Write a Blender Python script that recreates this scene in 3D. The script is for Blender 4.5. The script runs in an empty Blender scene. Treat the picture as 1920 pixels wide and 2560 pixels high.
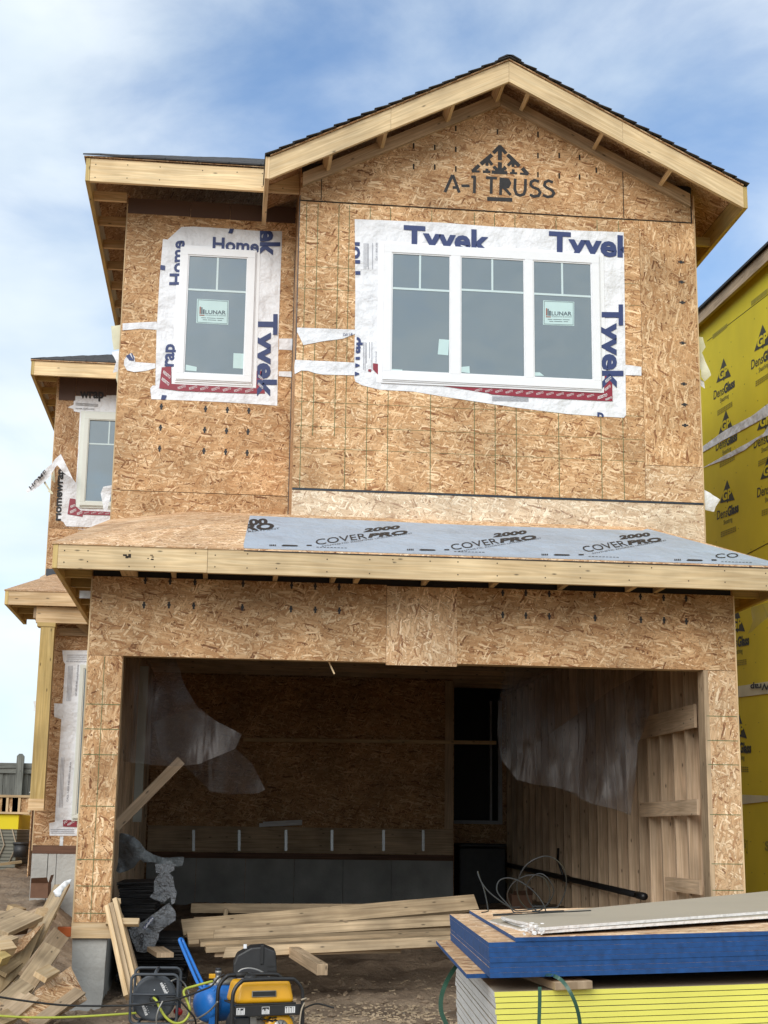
import bpy, bmesh, math, random
from mathutils import Vector as V, Matrix, noise
random.seed(7)
S = bpy.context.scene
COL = S.collection
# ---------------------------------------------------------------- camera
CAM = V((.8282, -12.1373, .8263)); YAW, PITCH, ROLL, FPX = -.1066, .2159, .0133, 3671.2
_f = V((-math.sin(YAW)*math.cos(PITCH), math.cos(YAW)*math.cos(PITCH), math.sin(PITCH)))
_r0 = V((math.cos(YAW), math.sin(YAW), 0)); _u0 = _r0.cross(_f)
_r = _r0*math.cos(ROLL)+_u0*math.sin(ROLL); _u = -_r0*math.sin(ROLL)+_u0*math.cos(ROLL)
cd = bpy.data.cameras.new('camera'); cam = bpy.data.objects.new('camera', cd); COL.objects.link(cam)
cd.sensor_fit = 'VERTICAL'; cd.sensor_height = 36; cd.lens = FPX/2560*36; cd.clip_end = 3000; cd.clip_start = .05
cam.matrix_world = Matrix(((_r.x, _u.x, -_f.x, CAM.x), (_r.y, _u.y, -_f.y, CAM.y), (_r.z, _u.z, -_f.z, CAM.z), (0, 0, 0, 1)))
S.camera = cam
# ---------------------------------------------------------------- sky and sun
SUN_EL, SUN_AZ = math.radians(30), math.radians(205)      # azimuth measured clockwise from +Y
W = bpy.data.worlds.new("World"); S.world = W; W.use_nodes = True
wn, wl = W.node_tree.nodes, W.node_tree.links
bg = wn['Background']; bg.inputs[1].default_value = .1
sky = wn.new('ShaderNodeTexSky'); sky.sky_type = 'NISHITA'; sky.sun_disc = False
sky.sun_elevation = SUN_EL; sky.sun_rotation = SUN_AZ; sky.air_density = 1.2; sky.dust_density = .6; sky.ozone_density = 2.5
tc = wn.new('ShaderNodeTexCoord'); mp = wn.new('ShaderNodeMapping'); wl.new(tc.outputs['Generated'], mp.inputs[0])
mp.inputs['Scale'].default_value = (1.5, 1.0, 3.2); mp.inputs['Rotation'].default_value = (0, .5, .3); mp.inputs['Location'].default_value = (3.1, .4, 2.55)
n1 = wn.new('ShaderNodeTexNoise'); n1.inputs['Scale'].default_value = 2.9; n1.inputs['Detail'].default_value = 10; n1.inputs['Roughness'].default_value = .55; n1.inputs['Distortion'].default_value = .35
wl.new(mp.outputs[0], n1.inputs[0])
# broad clearing of the cloud layer, high in the direction over the gable
nv = wn.new('ShaderNodeVectorMath'); nv.operation = 'DOT_PRODUCT'; wl.new(tc.outputs['Generated'], nv.inputs[0])
_clr = (_f + _u*.235 + _r*.045).normalized(); nv.inputs[1].default_value = _clr
mr = wn.new('ShaderNodeMapRange'); mr.inputs[1].default_value = .955; mr.inputs[2].default_value = 1.0; mr.inputs[3].default_value = .195; mr.inputs[4].default_value = -.145; mr.interpolation_type = 'SMOOTHSTEP'
wl.new(nv.outputs['Value'], mr.inputs[0])
ad = wn.new('ShaderNodeMath'); wl.new(n1.outputs[0], ad.inputs[0]); wl.new(mr.outputs[0], ad.inputs[1])
cr = wn.new('ShaderNodeValToRGB'); wl.new(ad.outputs[0], cr.inputs[0])
cr.color_ramp.interpolation = 'B_SPLINE'
cr.color_ramp.elements[0].position = .33; cr.color_ramp.elements[0].color = (.03, .03, .03, 1)
cr.color_ramp.elements[1].position = .66; cr.color_ramp.elements[1].color = (.97, .97, .97, 1)
n2 = wn.new('ShaderNodeTexNoise'); n2.inputs['Scale'].default_value = 3.1; n2.inputs['Detail'].default_value = 4; wl.new(mp.outputs[0], n2.inputs[0])
cc = wn.new('ShaderNodeValToRGB'); wl.new(n2.outputs[0], cc.inputs[0])
cc.color_ramp.elements[0].position = .3; cc.color_ramp.elements[0].color = (4.7, 5.5, 6.2, 1)
cc.color_ramp.elements[1].position = .62; cc.color_ramp.elements[1].color = (6.6, 7.05, 7.3, 1)
sk = wn.new('ShaderNodeMix'); sk.data_type = 'RGBA'; sk.blend_type = 'MULTIPLY'; sk.inputs[0].default_value = 1
wl.new(sky.outputs[0], sk.inputs[6]); sk.inputs[7].default_value = (.74, .9, 1.06, 1)
mx = wn.new('ShaderNodeMix'); mx.data_type = 'RGBA'
wl.new(cr.outputs[0], mx.inputs[0]); wl.new(sk.outputs[2], mx.inputs[6]); wl.new(cc.outputs[0], mx.inputs[7])
wl.new(mx.outputs[2], bg.inputs[0])
sd = bpy.data.lights.new('sun', 'SUN'); sun = bpy.data.objects.new('sun', sd); COL.objects.link(sun)
sd.energy = 1.5; sd.angle = math.radians(40); sd.color = (1, .96, .9)
_sdir = V((math.sin(SUN_AZ)*math.cos(SUN_EL), math.cos(SUN_AZ)*math.cos(SUN_EL), math.sin(SUN_EL)))
sun.rotation_euler = (-_sdir).to_track_quat('-Z', 'Y').to_euler()
S.view_settings.view_transform = 'Standard'; S.view_settings.look = 'None'; S.view_settings.exposure = 0.68; S.view_settings.gamma = 1; S.view_settings.use_curve_mapping = False
S.cycles.max_bounces = 8; S.cycles.diffuse_bounces = 6; S.cycles.transparent_max_bounces = 8; S.cycles.caustics_reflective = False; S.cycles.caustics_refractive = False

# ---------------------------------------------------------------- measuring helpers
def U(u, v, x=None, y=None, z=None, pl=None):
    """the point of the place seen at photo pixel u, v on a given real plane"""
    d = _f*FPX+_r*(u-960)+_u*(1280-v)
    if y is not None: t = (y-CAM.y)/d.y
    elif x is not None: t = (x-CAM.x)/d.x
    elif z is not None: t = (z-CAM.z)/d.z
    else: t = (pl[0]-CAM).dot(pl[1])/d.dot(pl[1])
    return CAM+d*t
K = 480/1659
ZT = dict(A1=(0, 0, 2*K), A2=(960, 0, 2*K), A3=(0, 700, 2*K), A4=(960, 700, 2*K), P5=(0, 1300, 2*K), P6=(960, 1300, 2*K), P7=(0, 1900, 2*K), P8=(960, 1900, 2*K),
          WL=(730, 520, 520/1659), WR=(1230, 540, 520/1659), W1=(280, 540, K), RW=(50, 860, 300/1382), M1=(600, 1270, 660/1659), M2=(1260, 1270, 660/1659),
          LL=(0, 1400, 340/1504), TR=(1080, 340, 320/1659), GL=(0, 2200, K), GM=(300, 2300, K), ST=(1150, 2100, 500/1659), SH=(280, 2050, 400/1659),
          N7=(1720, 600, 200/632), N8=(1720, 1250, 200/442), L3=(0, 1850, 400/1659), D=(0, 0, 1920/1659))
def zp(k, x, y): o = ZT[k]; return (o[0]+x*o[2], o[1]+y*o[2])
def Q(k, pts, **pl): return [U(*zp(k, *p), **pl) for p in pts]
X, Y, Z = V((1, 0, 0)), V((0, 1, 0)), V((0, 0, 1))

# ---------------------------------------------------------------- mesh builder
class MB:
    def __init__(s): s.v, s.f, s.t, s.sm = [], [], [], []
    def add(s, vs, fs, a=X, b=None, smooth=False, off=None):
        a = a.normalized()
        if b is None: b = Z if abs(a.z) < .9 else X
        c = a.cross(b).normalized(); b = c.cross(a).normalized()
        if off is None: off = (random.uniform(0, 40), random.uniform(0, 40))
        n0 = len(s.v); s.v += [tuple(p) for p in vs]
        for f in fs:
            P = [V(vs[i]) for i in f]
            n = V((0, 0, 0))
            for i in range(len(P)): n += (P[i]-P[0]).cross(P[(i+1) % len(P)]-P[0])
            k = [abs(n.dot(a)), abs(n.dot(b)), abs(n.dot(c))]
            m = k.index(max(k))
            e, g = ((b, c), (a, c), (a, b))[m]
            s.f.append([n0+i for i in f]); s.sm.append(smooth)
            s.t.append([(p.dot(e)+off[0], p.dot(g)+off[1]) for p in P])
        return s
    def hexa(s, p, a=X, b=None):     # p: 8 points, bottom ring then top ring
        return s.add(p, [(3, 2, 1, 0), (4, 5, 6, 7), (0, 1, 5, 4), (1, 2, 6, 5), (2, 3, 7, 6), (3, 0, 4, 7)], a, b)
    def box(s, x0, x1, y0, y1, z0, z1, a=None, b=None):
        if a is None:
            d = (x1-x0, y1-y0, z1-z0); a = (X, Y, Z)[d.index(max(d))]
        return s.hexa([V(q) for q in ((x0, y0, z0), (x1, y0, z0), (x1, y1, z0), (x0, y1, z0), (x0, y0, z1), (x1, y0, z1), (x1, y1, z1), (x0, y1, z1))], a, b)
    def board(s, p0, p1, w, t, up=Z, sk=0):
        """a board from p0 to p1; width w lies across, thickness t along up"""
        d = (p1-p0).normalized(); wd = d.cross(up).normalized(); n = wd.cross(d).normalized()
        o = [p0-wd*w/2-n*t/2, p1-wd*w/2-n*t/2, p1+wd*w/2-n*t/2, p0+wd*w/2-n*t/2]
        o[0] += d*sk; o[1] += d*sk*.3
        return s.hexa(o+[q+n*t for q in o], d, n)
    def prism(s, poly, th, a=X, b=None):
        n = len(poly); vs = list(poly)+[p+th for p in poly]
        return s.add(vs, [tuple(range(n))[::-1], tuple(range(n, 2*n))]+[(i, (i+1) % n, n+(i+1) % n, n+i) for i in range(n)], a, b)
    def tube(s, pts, r, n=7, closed=False, caps=True):
        pts = [V(p) for p in pts]; m = len(pts); vs = []
        up = Z
        for i, p in enumerate(pts):
            a = pts[i-1] if (i or closed) else pts[0]; b = pts[(i+1) % m] if (i < m-1 or closed) else pts[-1]
            d = (b-a).normalized()
            if abs(d.dot(up)) > .97: up = X if abs(d.x) < .9 else Y
            e = d.cross(up).normalized(); g = e.cross(d).normalized(); up = g
            rr = r[i] if isinstance(r, (list, tuple)) else r
            for k in range(n): th = 2*math.pi*k/n; vs.append(p+e*math.cos(th)*rr+g*math.sin(th)*rr)
        fs = []
        for i in range(m if closed else m-1):
            j = (i+1) % m
            for k in range(n): fs.append((i*n+k, i*n+(k+1) % n, j*n+(k+1) % n, j*n+k))
        if caps and not closed: fs += [tuple(range(n))[::-1], tuple(range((m-1)*n, m*n))]
        return s.add(vs, fs, (pts[-1]-pts[0]) if (pts[-1]-pts[0]).length > 1e-4 else X, smooth=True)
    def lathe(s, c, ax, prof, n=24):
        ax = ax.normalized(); e = ax.cross(Z if abs(ax.z) < .9 else X).normalized(); g = ax.cross(e)
        vs = [c+ax*h+(e*math.cos(2*math.pi*k/n)+g*math.sin(2*math.pi*k/n))*r for r, h in prof for k in range(n)]
        fs = [(i*n+k, i*n+(k+1) % n, (i+1)*n+(k+1) % n, (i+1)*n+k) for i in range(len(prof)-1) for k in range(n)]
        fs += [tuple(range(n))[::-1], tuple(range((len(prof)-1)*n, len(prof)*n))]
        return s.add(vs, fs, ax, smooth=True)
    def merge(s, o):
        n0 = len(s.v); s.v += o.v; s.f += [[i+n0 for i in f] for f in o.f]; s.t += o.t; s.sm += o.sm; return s
    def build(s, name, mat, parent=None, bev=0, world=True):
        me = bpy.data.meshes.new(name); me.from_pydata(s.v, [], s.f)
        uv = me.uv_layers.new(name='UVMap'); i = 0
        for t in s.t:
            for q in t: uv.data[i].uv = q; i += 1
        me.polygons.foreach_set('use_smooth', s.sm)
        bm = bmesh.new(); bm.from_mesh(me); bmesh.ops.recalc_face_normals(bm, faces=bm.faces); bm.to_mesh(me); bm.free()
        me.materials.append(mat)
        o = bpy.data.objects.new(name, me); COL.objects.link(o)
        if parent: attach(o, parent, world)
        if bev:
            m = o.modifiers.new('bevel', 'BEVEL'); m.width = bev; m.segments = 2; m.limit_method = 'ANGLE'
        if any(s.sm) and not all(s.sm): pass
        return o
def attach(o, p, world=True):
    o.parent = p
    if world and p.parent is None and p.type == 'EMPTY': o.matrix_parent_inverse = p.matrix_basis.inverted()
def tag(o, label, cat, group=None, kind=None):
    if label: o['label'] = label
    if cat: o['category'] = cat
    if group: o['group'] = group
    if kind: o['kind'] = kind
    return o
def thing(name, label, cat, loc=(0, 0, 0), rotz=0, group=None):
    o = bpy.data.objects.new(name, None); COL.objects.link(o); o.empty_display_size = .2
    o.location = loc; o.rotation_euler = (0, 0, rotz)
    return tag(o, label, cat, group)
def dup(root, label=None, group=None):
    r = root.copy(); COL.objects.link(r)
    if label: r['label'] = label
    for ch in list(root.children):
        c = ch.copy(); COL.objects.link(c); c.parent = r
        for g in ch.children: d = g.copy(); COL.objects.link(d); d.parent = c
    return r
def cloth(poly, n, cell=.08, amp=.01, freq=3., lift=0., seed=0, th=.0015, fold=None, a=None, out=True):
    """a limp sheet: outline poly, cut into small faces and rumpled along n"""
    n = n.normalized()
    if a is None: a = X if abs(n.x) < .7 else Y
    e = (a-n*a.dot(n)).normalized(); g = n.cross(e)
    bm = bmesh.new(); f = bm.faces.new([bm.verts.new(p) for p in poly])
    for ax in (e, g):
        q = [p.dot(ax) for p in poly]; k = min(q)+cell
        while k < max(q):
            bmesh.ops.bisect_plane(bm, geom=bm.verts[:]+bm.edges[:]+bm.faces[:], plane_co=ax*k, plane_no=ax); k += cell
    bmesh.ops.triangulate(bm, faces=[f for f in bm.faces if len(f.verts) > 4])
    for v in bm.verts:
        p = v.co*freq+V((seed*7.3, seed*3.1, 0))
        h = noise.fractal(p, 1., 2., 3)
        ridge = 1-abs(noise.noise(p*1.7+V((9, 4, 2))))*2
        d = amp*(h*.7+ridge*.6)
        if out: d = abs(d)
        if fold: d += fold(v.co)
        v.co += n*(d+lift)
    m = MB(); bm.verts.index_update()
    m.add([v.co.copy() for v in bm.verts], [[v.index for v in f.verts] for f in bm.faces], e, g, True, off=(seed*1.7, seed*.9))
    bm.free(); m._th = th
    return m
def solid(o, th): md = o.modifiers.new('thickness', 'SOLIDIFY'); md.thickness = th; md.offset = 0; return o
# ---------------------------------------------------------------- lettering
_tc = {}
def glyphs(body, bold=0., res=3):
    k = (body, bold)
    if k not in _tc:
        cu = bpy.data.curves.new('lettering', 'FONT'); cu.body = body; cu.offset = bold; cu.resolution_u = res; cu.size = 1
        ob = bpy.data.objects.new('lettering', cu); COL.objects.link(ob)
        me = bpy.data.meshes.new_from_object(ob.evaluated_get(bpy.context.evaluated_depsgraph_get()))
        _tc[k] = ([v.co.copy() for v in me.vertices], [list(p.vertices) for p in me.polygons])
        bpy.data.objects.remove(ob); bpy.data.curves.remove(cu); bpy.data.meshes.remove(me)
    return _tc[k]
CAP = .73
def lettering(m, body, p0, p1, p2, bold=.0, eps=.002, clip=(), face=None):
    """text from baseline start p0 to baseline end p1, cap height reaching p2; clip: (a, b, c) keeps a*x+b*y>c in text units (0..1)"""
    vs, fs = glyphs(body, bold)
    x0 = min(v.x for v in vs); x1 = max(v.x for v in vs)
    e, g = p1-p0, p2-p0; n = e.cross(g).normalized()
    if face is not None and n.dot(face) < 0: n = -n
    bm = bmesh.new(); bv = [bm.verts.new(((v.x-x0)/(x1-x0), v.y/CAP, 0)) for v in vs]
    for f in fs:
        try: bm.faces.new([bv[i] for i in f])
        except ValueError: pass
    for a, b, c in clip:
        no = V((a, b, 0)); L = no.length
        bmesh.ops.bisect_plane(bm, geom=bm.verts[:]+bm.edges[:]+bm.faces[:], plane_co=no*(c/L/L), plane_no=no, clear_inner=True)
    bm.verts.index_update()
    m.add([p0+e*v.co.x+g*v.co.y+n*eps for v in bm.verts], [[v.index for v in f.verts] for f in bm.faces], e)
    bm.free(); return m
def plate(m, pts, n, eps=.002, th=.0008):
    n = n.normalized(); m.prism([p+n*eps for p in pts], n*th); return m
for _t in [('Tyvek', .035), ('Home', .03), ('rap', .03), ('Wrap', .03), ('ek', .035), ('wrap', .03), ('LUNAR', .02), ('COVER', 0.), ('PRO', .05), ('2000', .05), ('RESISTO', .02), ('GP', .03), ('Dens', 0.), ('Glass', .05)]: glyphs(*_t)

# ---------------------------------------------------------------- materials
def mat(name):
    m = bpy.data.materials.new(name); m.use_nodes = True; nt = m.node_tree
    return m, nt, nt.nodes, nt.links, nt.nodes['Principled BSDF']
def flat(name, col, rough=.6, metal=0., var=.12, scale=14., bump=0., spec=.5, bscale=None):
    m, nt, N, L, B = mat(name)
    t = N.new('ShaderNodeTexCoord'); n = N.new('ShaderNodeTexNoise'); n.inputs['Scale'].default_value = scale; n.inputs['Detail'].default_value = 5
    L.new(t.outputs['Object'], n.inputs[0])
    r = N.new('ShaderNodeMapRange'); r.inputs[1].default_value = .25; r.inputs[2].default_value = .75; r.inputs[3].default_value = 1-var; r.inputs[4].default_value = 1+var
    L.new(n.outputs[0], r.inputs[0])
    x = N.new('ShaderNodeMix'); x.data_type = 'RGBA'; x.blend_type = 'MULTIPLY'; x.inputs[0].default_value = 1; x.inputs[6].default_value = (*col, 1); L.new(r.outputs[0], x.inputs[7])
    L.new(x.outputs[2], B.inputs['Base Color']); B.inputs['Roughness'].default_value = rough; B.inputs['Metallic'].default_value = metal; B.inputs['Specular IOR Level'].default_value = spec
    if bump:
        n3 = N.new('ShaderNodeTexNoise'); n3.inputs['Scale'].default_value = bscale or scale*2; n3.inputs['Detail'].default_value = 6; L.new(t.outputs['Object'], n3.inputs[0])
        b = N.new('ShaderNodeBump'); b.inputs['Strength'].default_value = bump; b.inputs['Distance'].default_value = .02 if bump < 1 else .07; L.new(n3.outputs[0], b.inputs['Height']); L.new(b.outputs[0], B.inputs['Normal'])
    return m
def osb_group():
    g = bpy.data.node_groups.new('strand board', 'ShaderNodeTree'); N, L = g.nodes, g.links
    g.interface.new_socket('Color', in_out='OUTPUT', socket_type='NodeSocketColor'); g.interface.new_socket('Height', in_out='OUTPUT', socket_type='NodeSocketFloat')
    out = N.new('NodeGroupOutput'); uv = N.new('ShaderNodeUVMap')
    ramp = [(0, (.17, .075, .035)), (.06, (.30, .145, .068)), (.2, (.43, .24, .115)), (.5, (.53, .32, .165)), (.8, (.63, .415, .235)), (1, (.80, .60, .39))]
    def ramper(src):
        r = N.new('ShaderNodeValToRGB'); e = r.color_ramp.elements
        while len(e) < len(ramp): e.new(.5)
        for q, (p, c) in zip(e, ramp): q.position = p; q.color = (*c, 1)
        L.new(src, r.inputs[0]); return r.outputs[0]
    nz = N.new('ShaderNodeTexNoise'); nz.noise_dimensions = '2D'; nz.inputs['Scale'].default_value = 60; nz.inputs['Detail'].default_value = 4
    mpb = N.new('ShaderNodeMapping'); mpb.inputs['Scale'].default_value = (.4, 1.6, 1); L.new(uv.outputs[0], mpb.inputs[0]); L.new(mpb.outputs[0], nz.inputs[0])
    nr = N.new('ShaderNodeMapRange'); nr.inputs[1].default_value = .3; nr.inputs[2].default_value = .7; nr.inputs[3].default_value = .12; nr.inputs[4].default_value = .6; L.new(nz.outputs[0], nr.inputs[0])
    col = ramper(nr.outputs[0]); hgt = None
    wz = N.new('ShaderNodeTexNoise'); wz.noise_dimensions = '2D'; wz.inputs['Scale'].default_value = 9; wz.inputs['Detail'].default_value = 2; L.new(uv.outputs[0], wz.inputs[0])
    wsub = N.new('ShaderNodeVectorMath'); wsub.operation = 'SUBTRACT'; wsub.inputs[1].default_value = (.5, .5, .5); L.new(wz.outputs['Color'], wsub.inputs[0])
    wsc = N.new('ShaderNodeVectorMath'); wsc.operation = 'SCALE'; wsc.inputs['Scale'].default_value = .035; L.new(wsub.outputs[0], wsc.inputs[0])
    wad = N.new('ShaderNodeVectorMath'); L.new(uv.outputs[0], wad.inputs[0]); L.new(wsc.outputs[0], wad.inputs[1])
    rr = random.Random(5)
    layers = [(-68, .085, .02), (52, .09, .02), (84, .08, .018), (-42, .10, .021), (33, .11, .022), (-22, .12, .025), (62, .09, .016), (18, .12, .024), (-52, .10, .018), (-10, .14, .026), (40, .11, .019), (-30, .12, .021), (7, .14, .024), (26, .12, .019), (-17, .13, .02), (70, .08, .013), (-5, .12, .017), (-60, .08, .013), (13, .10, .014)]
    for k, (ang, ln, wd) in enumerate(layers):
        r1 = N.new('ShaderNodeMapping'); r1.inputs['Rotation'].default_value = (0, 0, math.radians(ang)); r1.inputs['Location'].default_value = (rr.uniform(0, 9), rr.uniform(0, 9), 0); L.new(wad.outputs[0], r1.inputs[0])
        r2 = N.new('ShaderNodeMapping'); r2.inputs['Scale'].default_value = (.68/ln, .68/wd, 1); L.new(r1.outputs[0], r2.inputs[0])
        vo = N.new('ShaderNodeTexVoronoi'); vo.voronoi_dimensions = '2D'; vo.distance = 'CHEBYCHEV'; vo.inputs['Scale'].default_value = 1; L.new(r2.outputs[0], vo.inputs['Vector'])
        sp = N.new('ShaderNodeSeparateColor'); L.new(vo.outputs['Color'], sp.inputs[0])
        thr = N.new('ShaderNodeMath'); thr.operation = 'MULTIPLY_ADD'; thr.inputs[1].default_value = .66; thr.inputs[2].default_value = -.17; L.new(sp.outputs[1], thr.inputs[0])
        ms = N.new('ShaderNodeMath'); ms.operation = 'LESS_THAN'; L.new(vo.outputs['Distance'], ms.inputs[0]); L.new(thr.outputs[0], ms.inputs[1])
        # colour of the strand with faint grain inside it
        pw = N.new('ShaderNodeMath'); pw.operation = 'POWER'; pw.inputs[1].default_value = .8; L.new(sp.outputs[0], pw.inputs[0])
        gn = N.new('ShaderNodeMath'); gn.operation = 'MULTIPLY_ADD'; gn.inputs[1].default_value = .35; gn.inputs[2].default_value = 0; L.new(nz.outputs[0], gn.inputs[0])
        sm = N.new('ShaderNodeMath'); L.new(pw.outputs[0], sm.inputs[0]); L.new(gn.outputs[0], sm.inputs[1])
        sb = N.new('ShaderNodeMath'); sb.operation = 'SUBTRACT'; sb.inputs[1].default_value = .175; L.new(sm.outputs[0], sb.inputs[0])
        c = ramper(sb.outputs[0])
        # thin shadow painted into the colour along the strand's rim
        ed = N.new('ShaderNodeMath'); ed.operation = 'SUBTRACT'; L.new(thr.outputs[0], ed.inputs[0]); L.new(vo.outputs['Distance'], ed.inputs[1])
        er = N.new('ShaderNodeMapRange'); er.inputs[1].default_value = 0; er.inputs[2].default_value = .08; er.inputs[3].default_value = .6; er.inputs[4].default_value = 1; L.new(ed.outputs[0], er.inputs[0])
        em = N.new('ShaderNodeMix'); em.data_type = 'RGBA'; em.blend_type = 'MULTIPLY'; em.inputs[0].default_value = 1; L.new(c, em.inputs[6]); L.new(er.outputs[0], em.inputs[7])
        x = N.new('ShaderNodeMix'); x.data_type = 'RGBA'; L.new(ms.outputs[0], x.inputs[0]); L.new(col, x.inputs[6]); L.new(em.outputs[2], x.inputs[7]); col = x.outputs[2]
    bl = N.new('ShaderNodeTexNoise'); bl.noise_dimensions = '2D'; bl.inputs['Scale'].default_value = 2.2; bl.inputs['Detail'].default_value = 3; L.new(uv.outputs[0], bl.inputs[0])
    br = N.new('ShaderNodeMapRange'); br.inputs[1].default_value = .3; br.inputs[2].default_value = .7; br.inputs[3].default_value = .86; br.inputs[4].default_value = 1.12; L.new(bl.outputs[0], br.inputs[0])
    x = N.new('ShaderNodeMix'); x.data_type = 'RGBA'; x.blend_type = 'MULTIPLY'; x.inputs[0].default_value = 1; L.new(col, x.inputs[6]); L.new(br.outputs[0], x.inputs[7])
    L.new(x.outputs[2], out.inputs[0])
    return g
OSBG = osb_group()
def osb(name, tint=(1.03, 1.0, .95), gamma=1., sat=1.):
    m, nt, N, L, B = mat(name)
    g = N.new('ShaderNodeGroup'); g.node_tree = OSBG
    x = N.new('ShaderNodeMix'); x.data_type = 'RGBA'; x.blend_type = 'MULTIPLY'; x.inputs[0].default_value = 1; L.new(g.outputs[0], x.inputs[6]); x.inputs[7].default_value = (*tint, 1)
    oi = N.new('ShaderNodeObjectInfo'); orr = N.new('ShaderNodeMapRange'); orr.inputs[3].default_value = .9; orr.inputs[4].default_value = 1.08; L.new(oi.outputs['Random'], orr.inputs[0])
    uv = N.new('ShaderNodeUVMap'); st = N.new('ShaderNodeTexNoise'); st.noise_dimensions = '2D'; st.inputs['Scale'].default_value = .8; st.inputs['Detail'].default_value = 7; st.inputs['Roughness'].default_value = .6; L.new(uv.outputs[0], st.inputs[0])
    sr = N.new('ShaderNodeMapRange'); sr.inputs[1].default_value = .35; sr.inputs[2].default_value = .6; sr.inputs[3].default_value = .82; sr.inputs[4].default_value = 1.05; L.new(st.outputs[0], sr.inputs[0])
    ml = N.new('ShaderNodeMath'); ml.operation = 'MULTIPLY'; L.new(orr.outputs[0], ml.inputs[0]); L.new(sr.outputs[0], ml.inputs[1])
    x2 = N.new('ShaderNodeMix'); x2.data_type = 'RGBA'; x2.blend_type = 'MULTIPLY'; x2.inputs[0].default_value = 1; L.new(x.outputs[2], x2.inputs[6]); L.new(ml.outputs[0], x2.inputs[7])
    c = x2.outputs[2]
    if gamma != 1:
        q = N.new('ShaderNodeGamma'); q.inputs[1].default_value = gamma; L.new(c, q.inputs[0]); c = q.outputs[0]
    if sat != 1:
        h = N.new('ShaderNodeHueSaturation'); h.inputs['Saturation'].default_value = sat; L.new(c, h.inputs['Color']); c = h.outputs[0]
    L.new(c, B.inputs['Base Color']); B.inputs['Roughness'].default_value = .75; B.inputs['Specular IOR Level'].default_value = .25
    return m
def wood(name, c0, c1, knots=1., rough=.65, dirt=0.):
    m, nt, N, L, B = mat(name); uv = N.new('ShaderNodeUVMap')
    mp = N.new('ShaderNodeMapping'); mp.inputs['Scale'].default_value = (1.1, 26, 1); L.new(uv.outputs[0], mp.inputs[0])
    n = N.new('ShaderNodeTexNoise'); n.noise_dimensions = '2D'; n.inputs['Scale'].default_value = 1.6; n.inputs['Detail'].default_value = 5; n.inputs['Distortion'].default_value = .6; L.new(mp.outputs[0], n.inputs[0])
    r = N.new('ShaderNodeValToRGB'); r.color_ramp.elements[0].position = .3; r.color_ramp.elements[0].color = (*c0, 1); r.color_ramp.elements[1].position = .68; r.color_ramp.elements[1].color = (*c1, 1); L.new(n.outputs[0], r.inputs[0])
    # growth rings stretched along the board
    m2 = N.new('ShaderNodeMapping'); m2.inputs['Scale'].default_value = (.35, 5.5, 1); L.new(uv.outputs[0], m2.inputs[0])
    wv = N.new('ShaderNodeTexNoise'); wv.noise_dimensions = '2D'; wv.inputs['Scale'].default_value = 1.2; wv.inputs['Detail'].default_value = 2; L.new(m2.outputs[0], wv.inputs[0])
    sn = N.new('ShaderNodeMath'); sn.operation = 'MULTIPLY'; sn.inputs[1].default_value = 60; L.new(wv.outputs[0], sn.inputs[0])
    s2 = N.new('ShaderNodeMath'); s2.operation = 'SINE'; L.new(sn.outputs[0], s2.inputs[0])
    s3 = N.new('ShaderNodeMapRange'); s3.inputs[1].default_value = -1; s3.inputs[2].default_value = 1; s3.inputs[3].default_value = .9; s3.inputs[4].default_value = 1.05; L.new(s2.outputs[0], s3.inputs[0])
    x = N.new('ShaderNodeMix'); x.data_type = 'RGBA'; x.blend_type = 'MULTIPLY'; x.inputs[0].default_value = 1; L.new(r.outputs[0], x.inputs[6]); L.new(s3.outputs[0], x.inputs[7])
    c = x.outputs[2]
    m3 = N.new('ShaderNodeMapping'); m3.inputs['Scale'].default_value = (3.2, 9, 1); L.new(uv.outputs[0], m3.inputs[0])
    vo = N.new('ShaderNodeTexVoronoi'); vo.voronoi_dimensions = '2D'; vo.inputs['Scale'].default_value = 1; L.new(m3.outputs[0], vo.inputs['Vector'])
    kr = N.new('ShaderNodeMapRange'); kr.inputs[1].default_value = .03; kr.inputs[2].default_value = .085; kr.inputs[3].default_value = .34; kr.inputs[4].default_value = 1; L.new(vo.outputs['Distance'], kr.inputs[0])
    sp = N.new('ShaderNodeSeparateColor'); L.new(vo.outputs['Color'], sp.inputs[0])
    gt = N.new('ShaderNodeMath'); gt.operation = 'LESS_THAN'; gt.inputs[1].default_value = .42*knots; L.new(sp.outputs[0], gt.inputs[0])
    kx = N.new('ShaderNodeMix'); kx.data_type = 'RGBA'; kx.blend_type = 'MULTIPLY'; L.new(gt.outputs[0], kx.inputs[0]); L.new(c, kx.inputs[6]); L.new(kr.outputs[0], kx.inputs[7]); c = kx.outputs[2]
    bl = N.new('ShaderNodeTexNoise'); bl.noise_dimensions = '2D'; bl.inputs['Scale'].default_value = 1.7; bl.inputs['Detail'].default_value = 6; L.new(uv.outputs[0], bl.inputs[0])
    br = N.new('ShaderNodeMapRange'); br.inputs[1].default_value = .3; br.inputs[2].default_value = .7; br.inputs[3].default_value = .78-dirt; br.inputs[4].default_value = 1.08; L.new(bl.outputs[0], br.inputs[0])
    y = N.new('ShaderNodeMix'); y.data_type = 'RGBA'; y.blend_type = 'MULTIPLY'; y.inputs[0].default_value = 1; L.new(c, y.inputs[6]); L.new(br.outputs[0], y.inputs[7])
    oi = N.new('ShaderNodeObjectInfo'); orr = N.new('ShaderNodeMapRange'); orr.inputs[3].default_value = .74; orr.inputs[4].default_value = 1.06; L.new(oi.outputs['Random'], orr.inputs[0])
    w = N.new('ShaderNodeMix'); w.data_type = 'RGBA'; w.blend_type = 'MULTIPLY'; w.inputs[0].default_value = 1; L.new(y.outputs[2], w.inputs[6]); L.new(orr.outputs[0], w.inputs[7])
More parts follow.
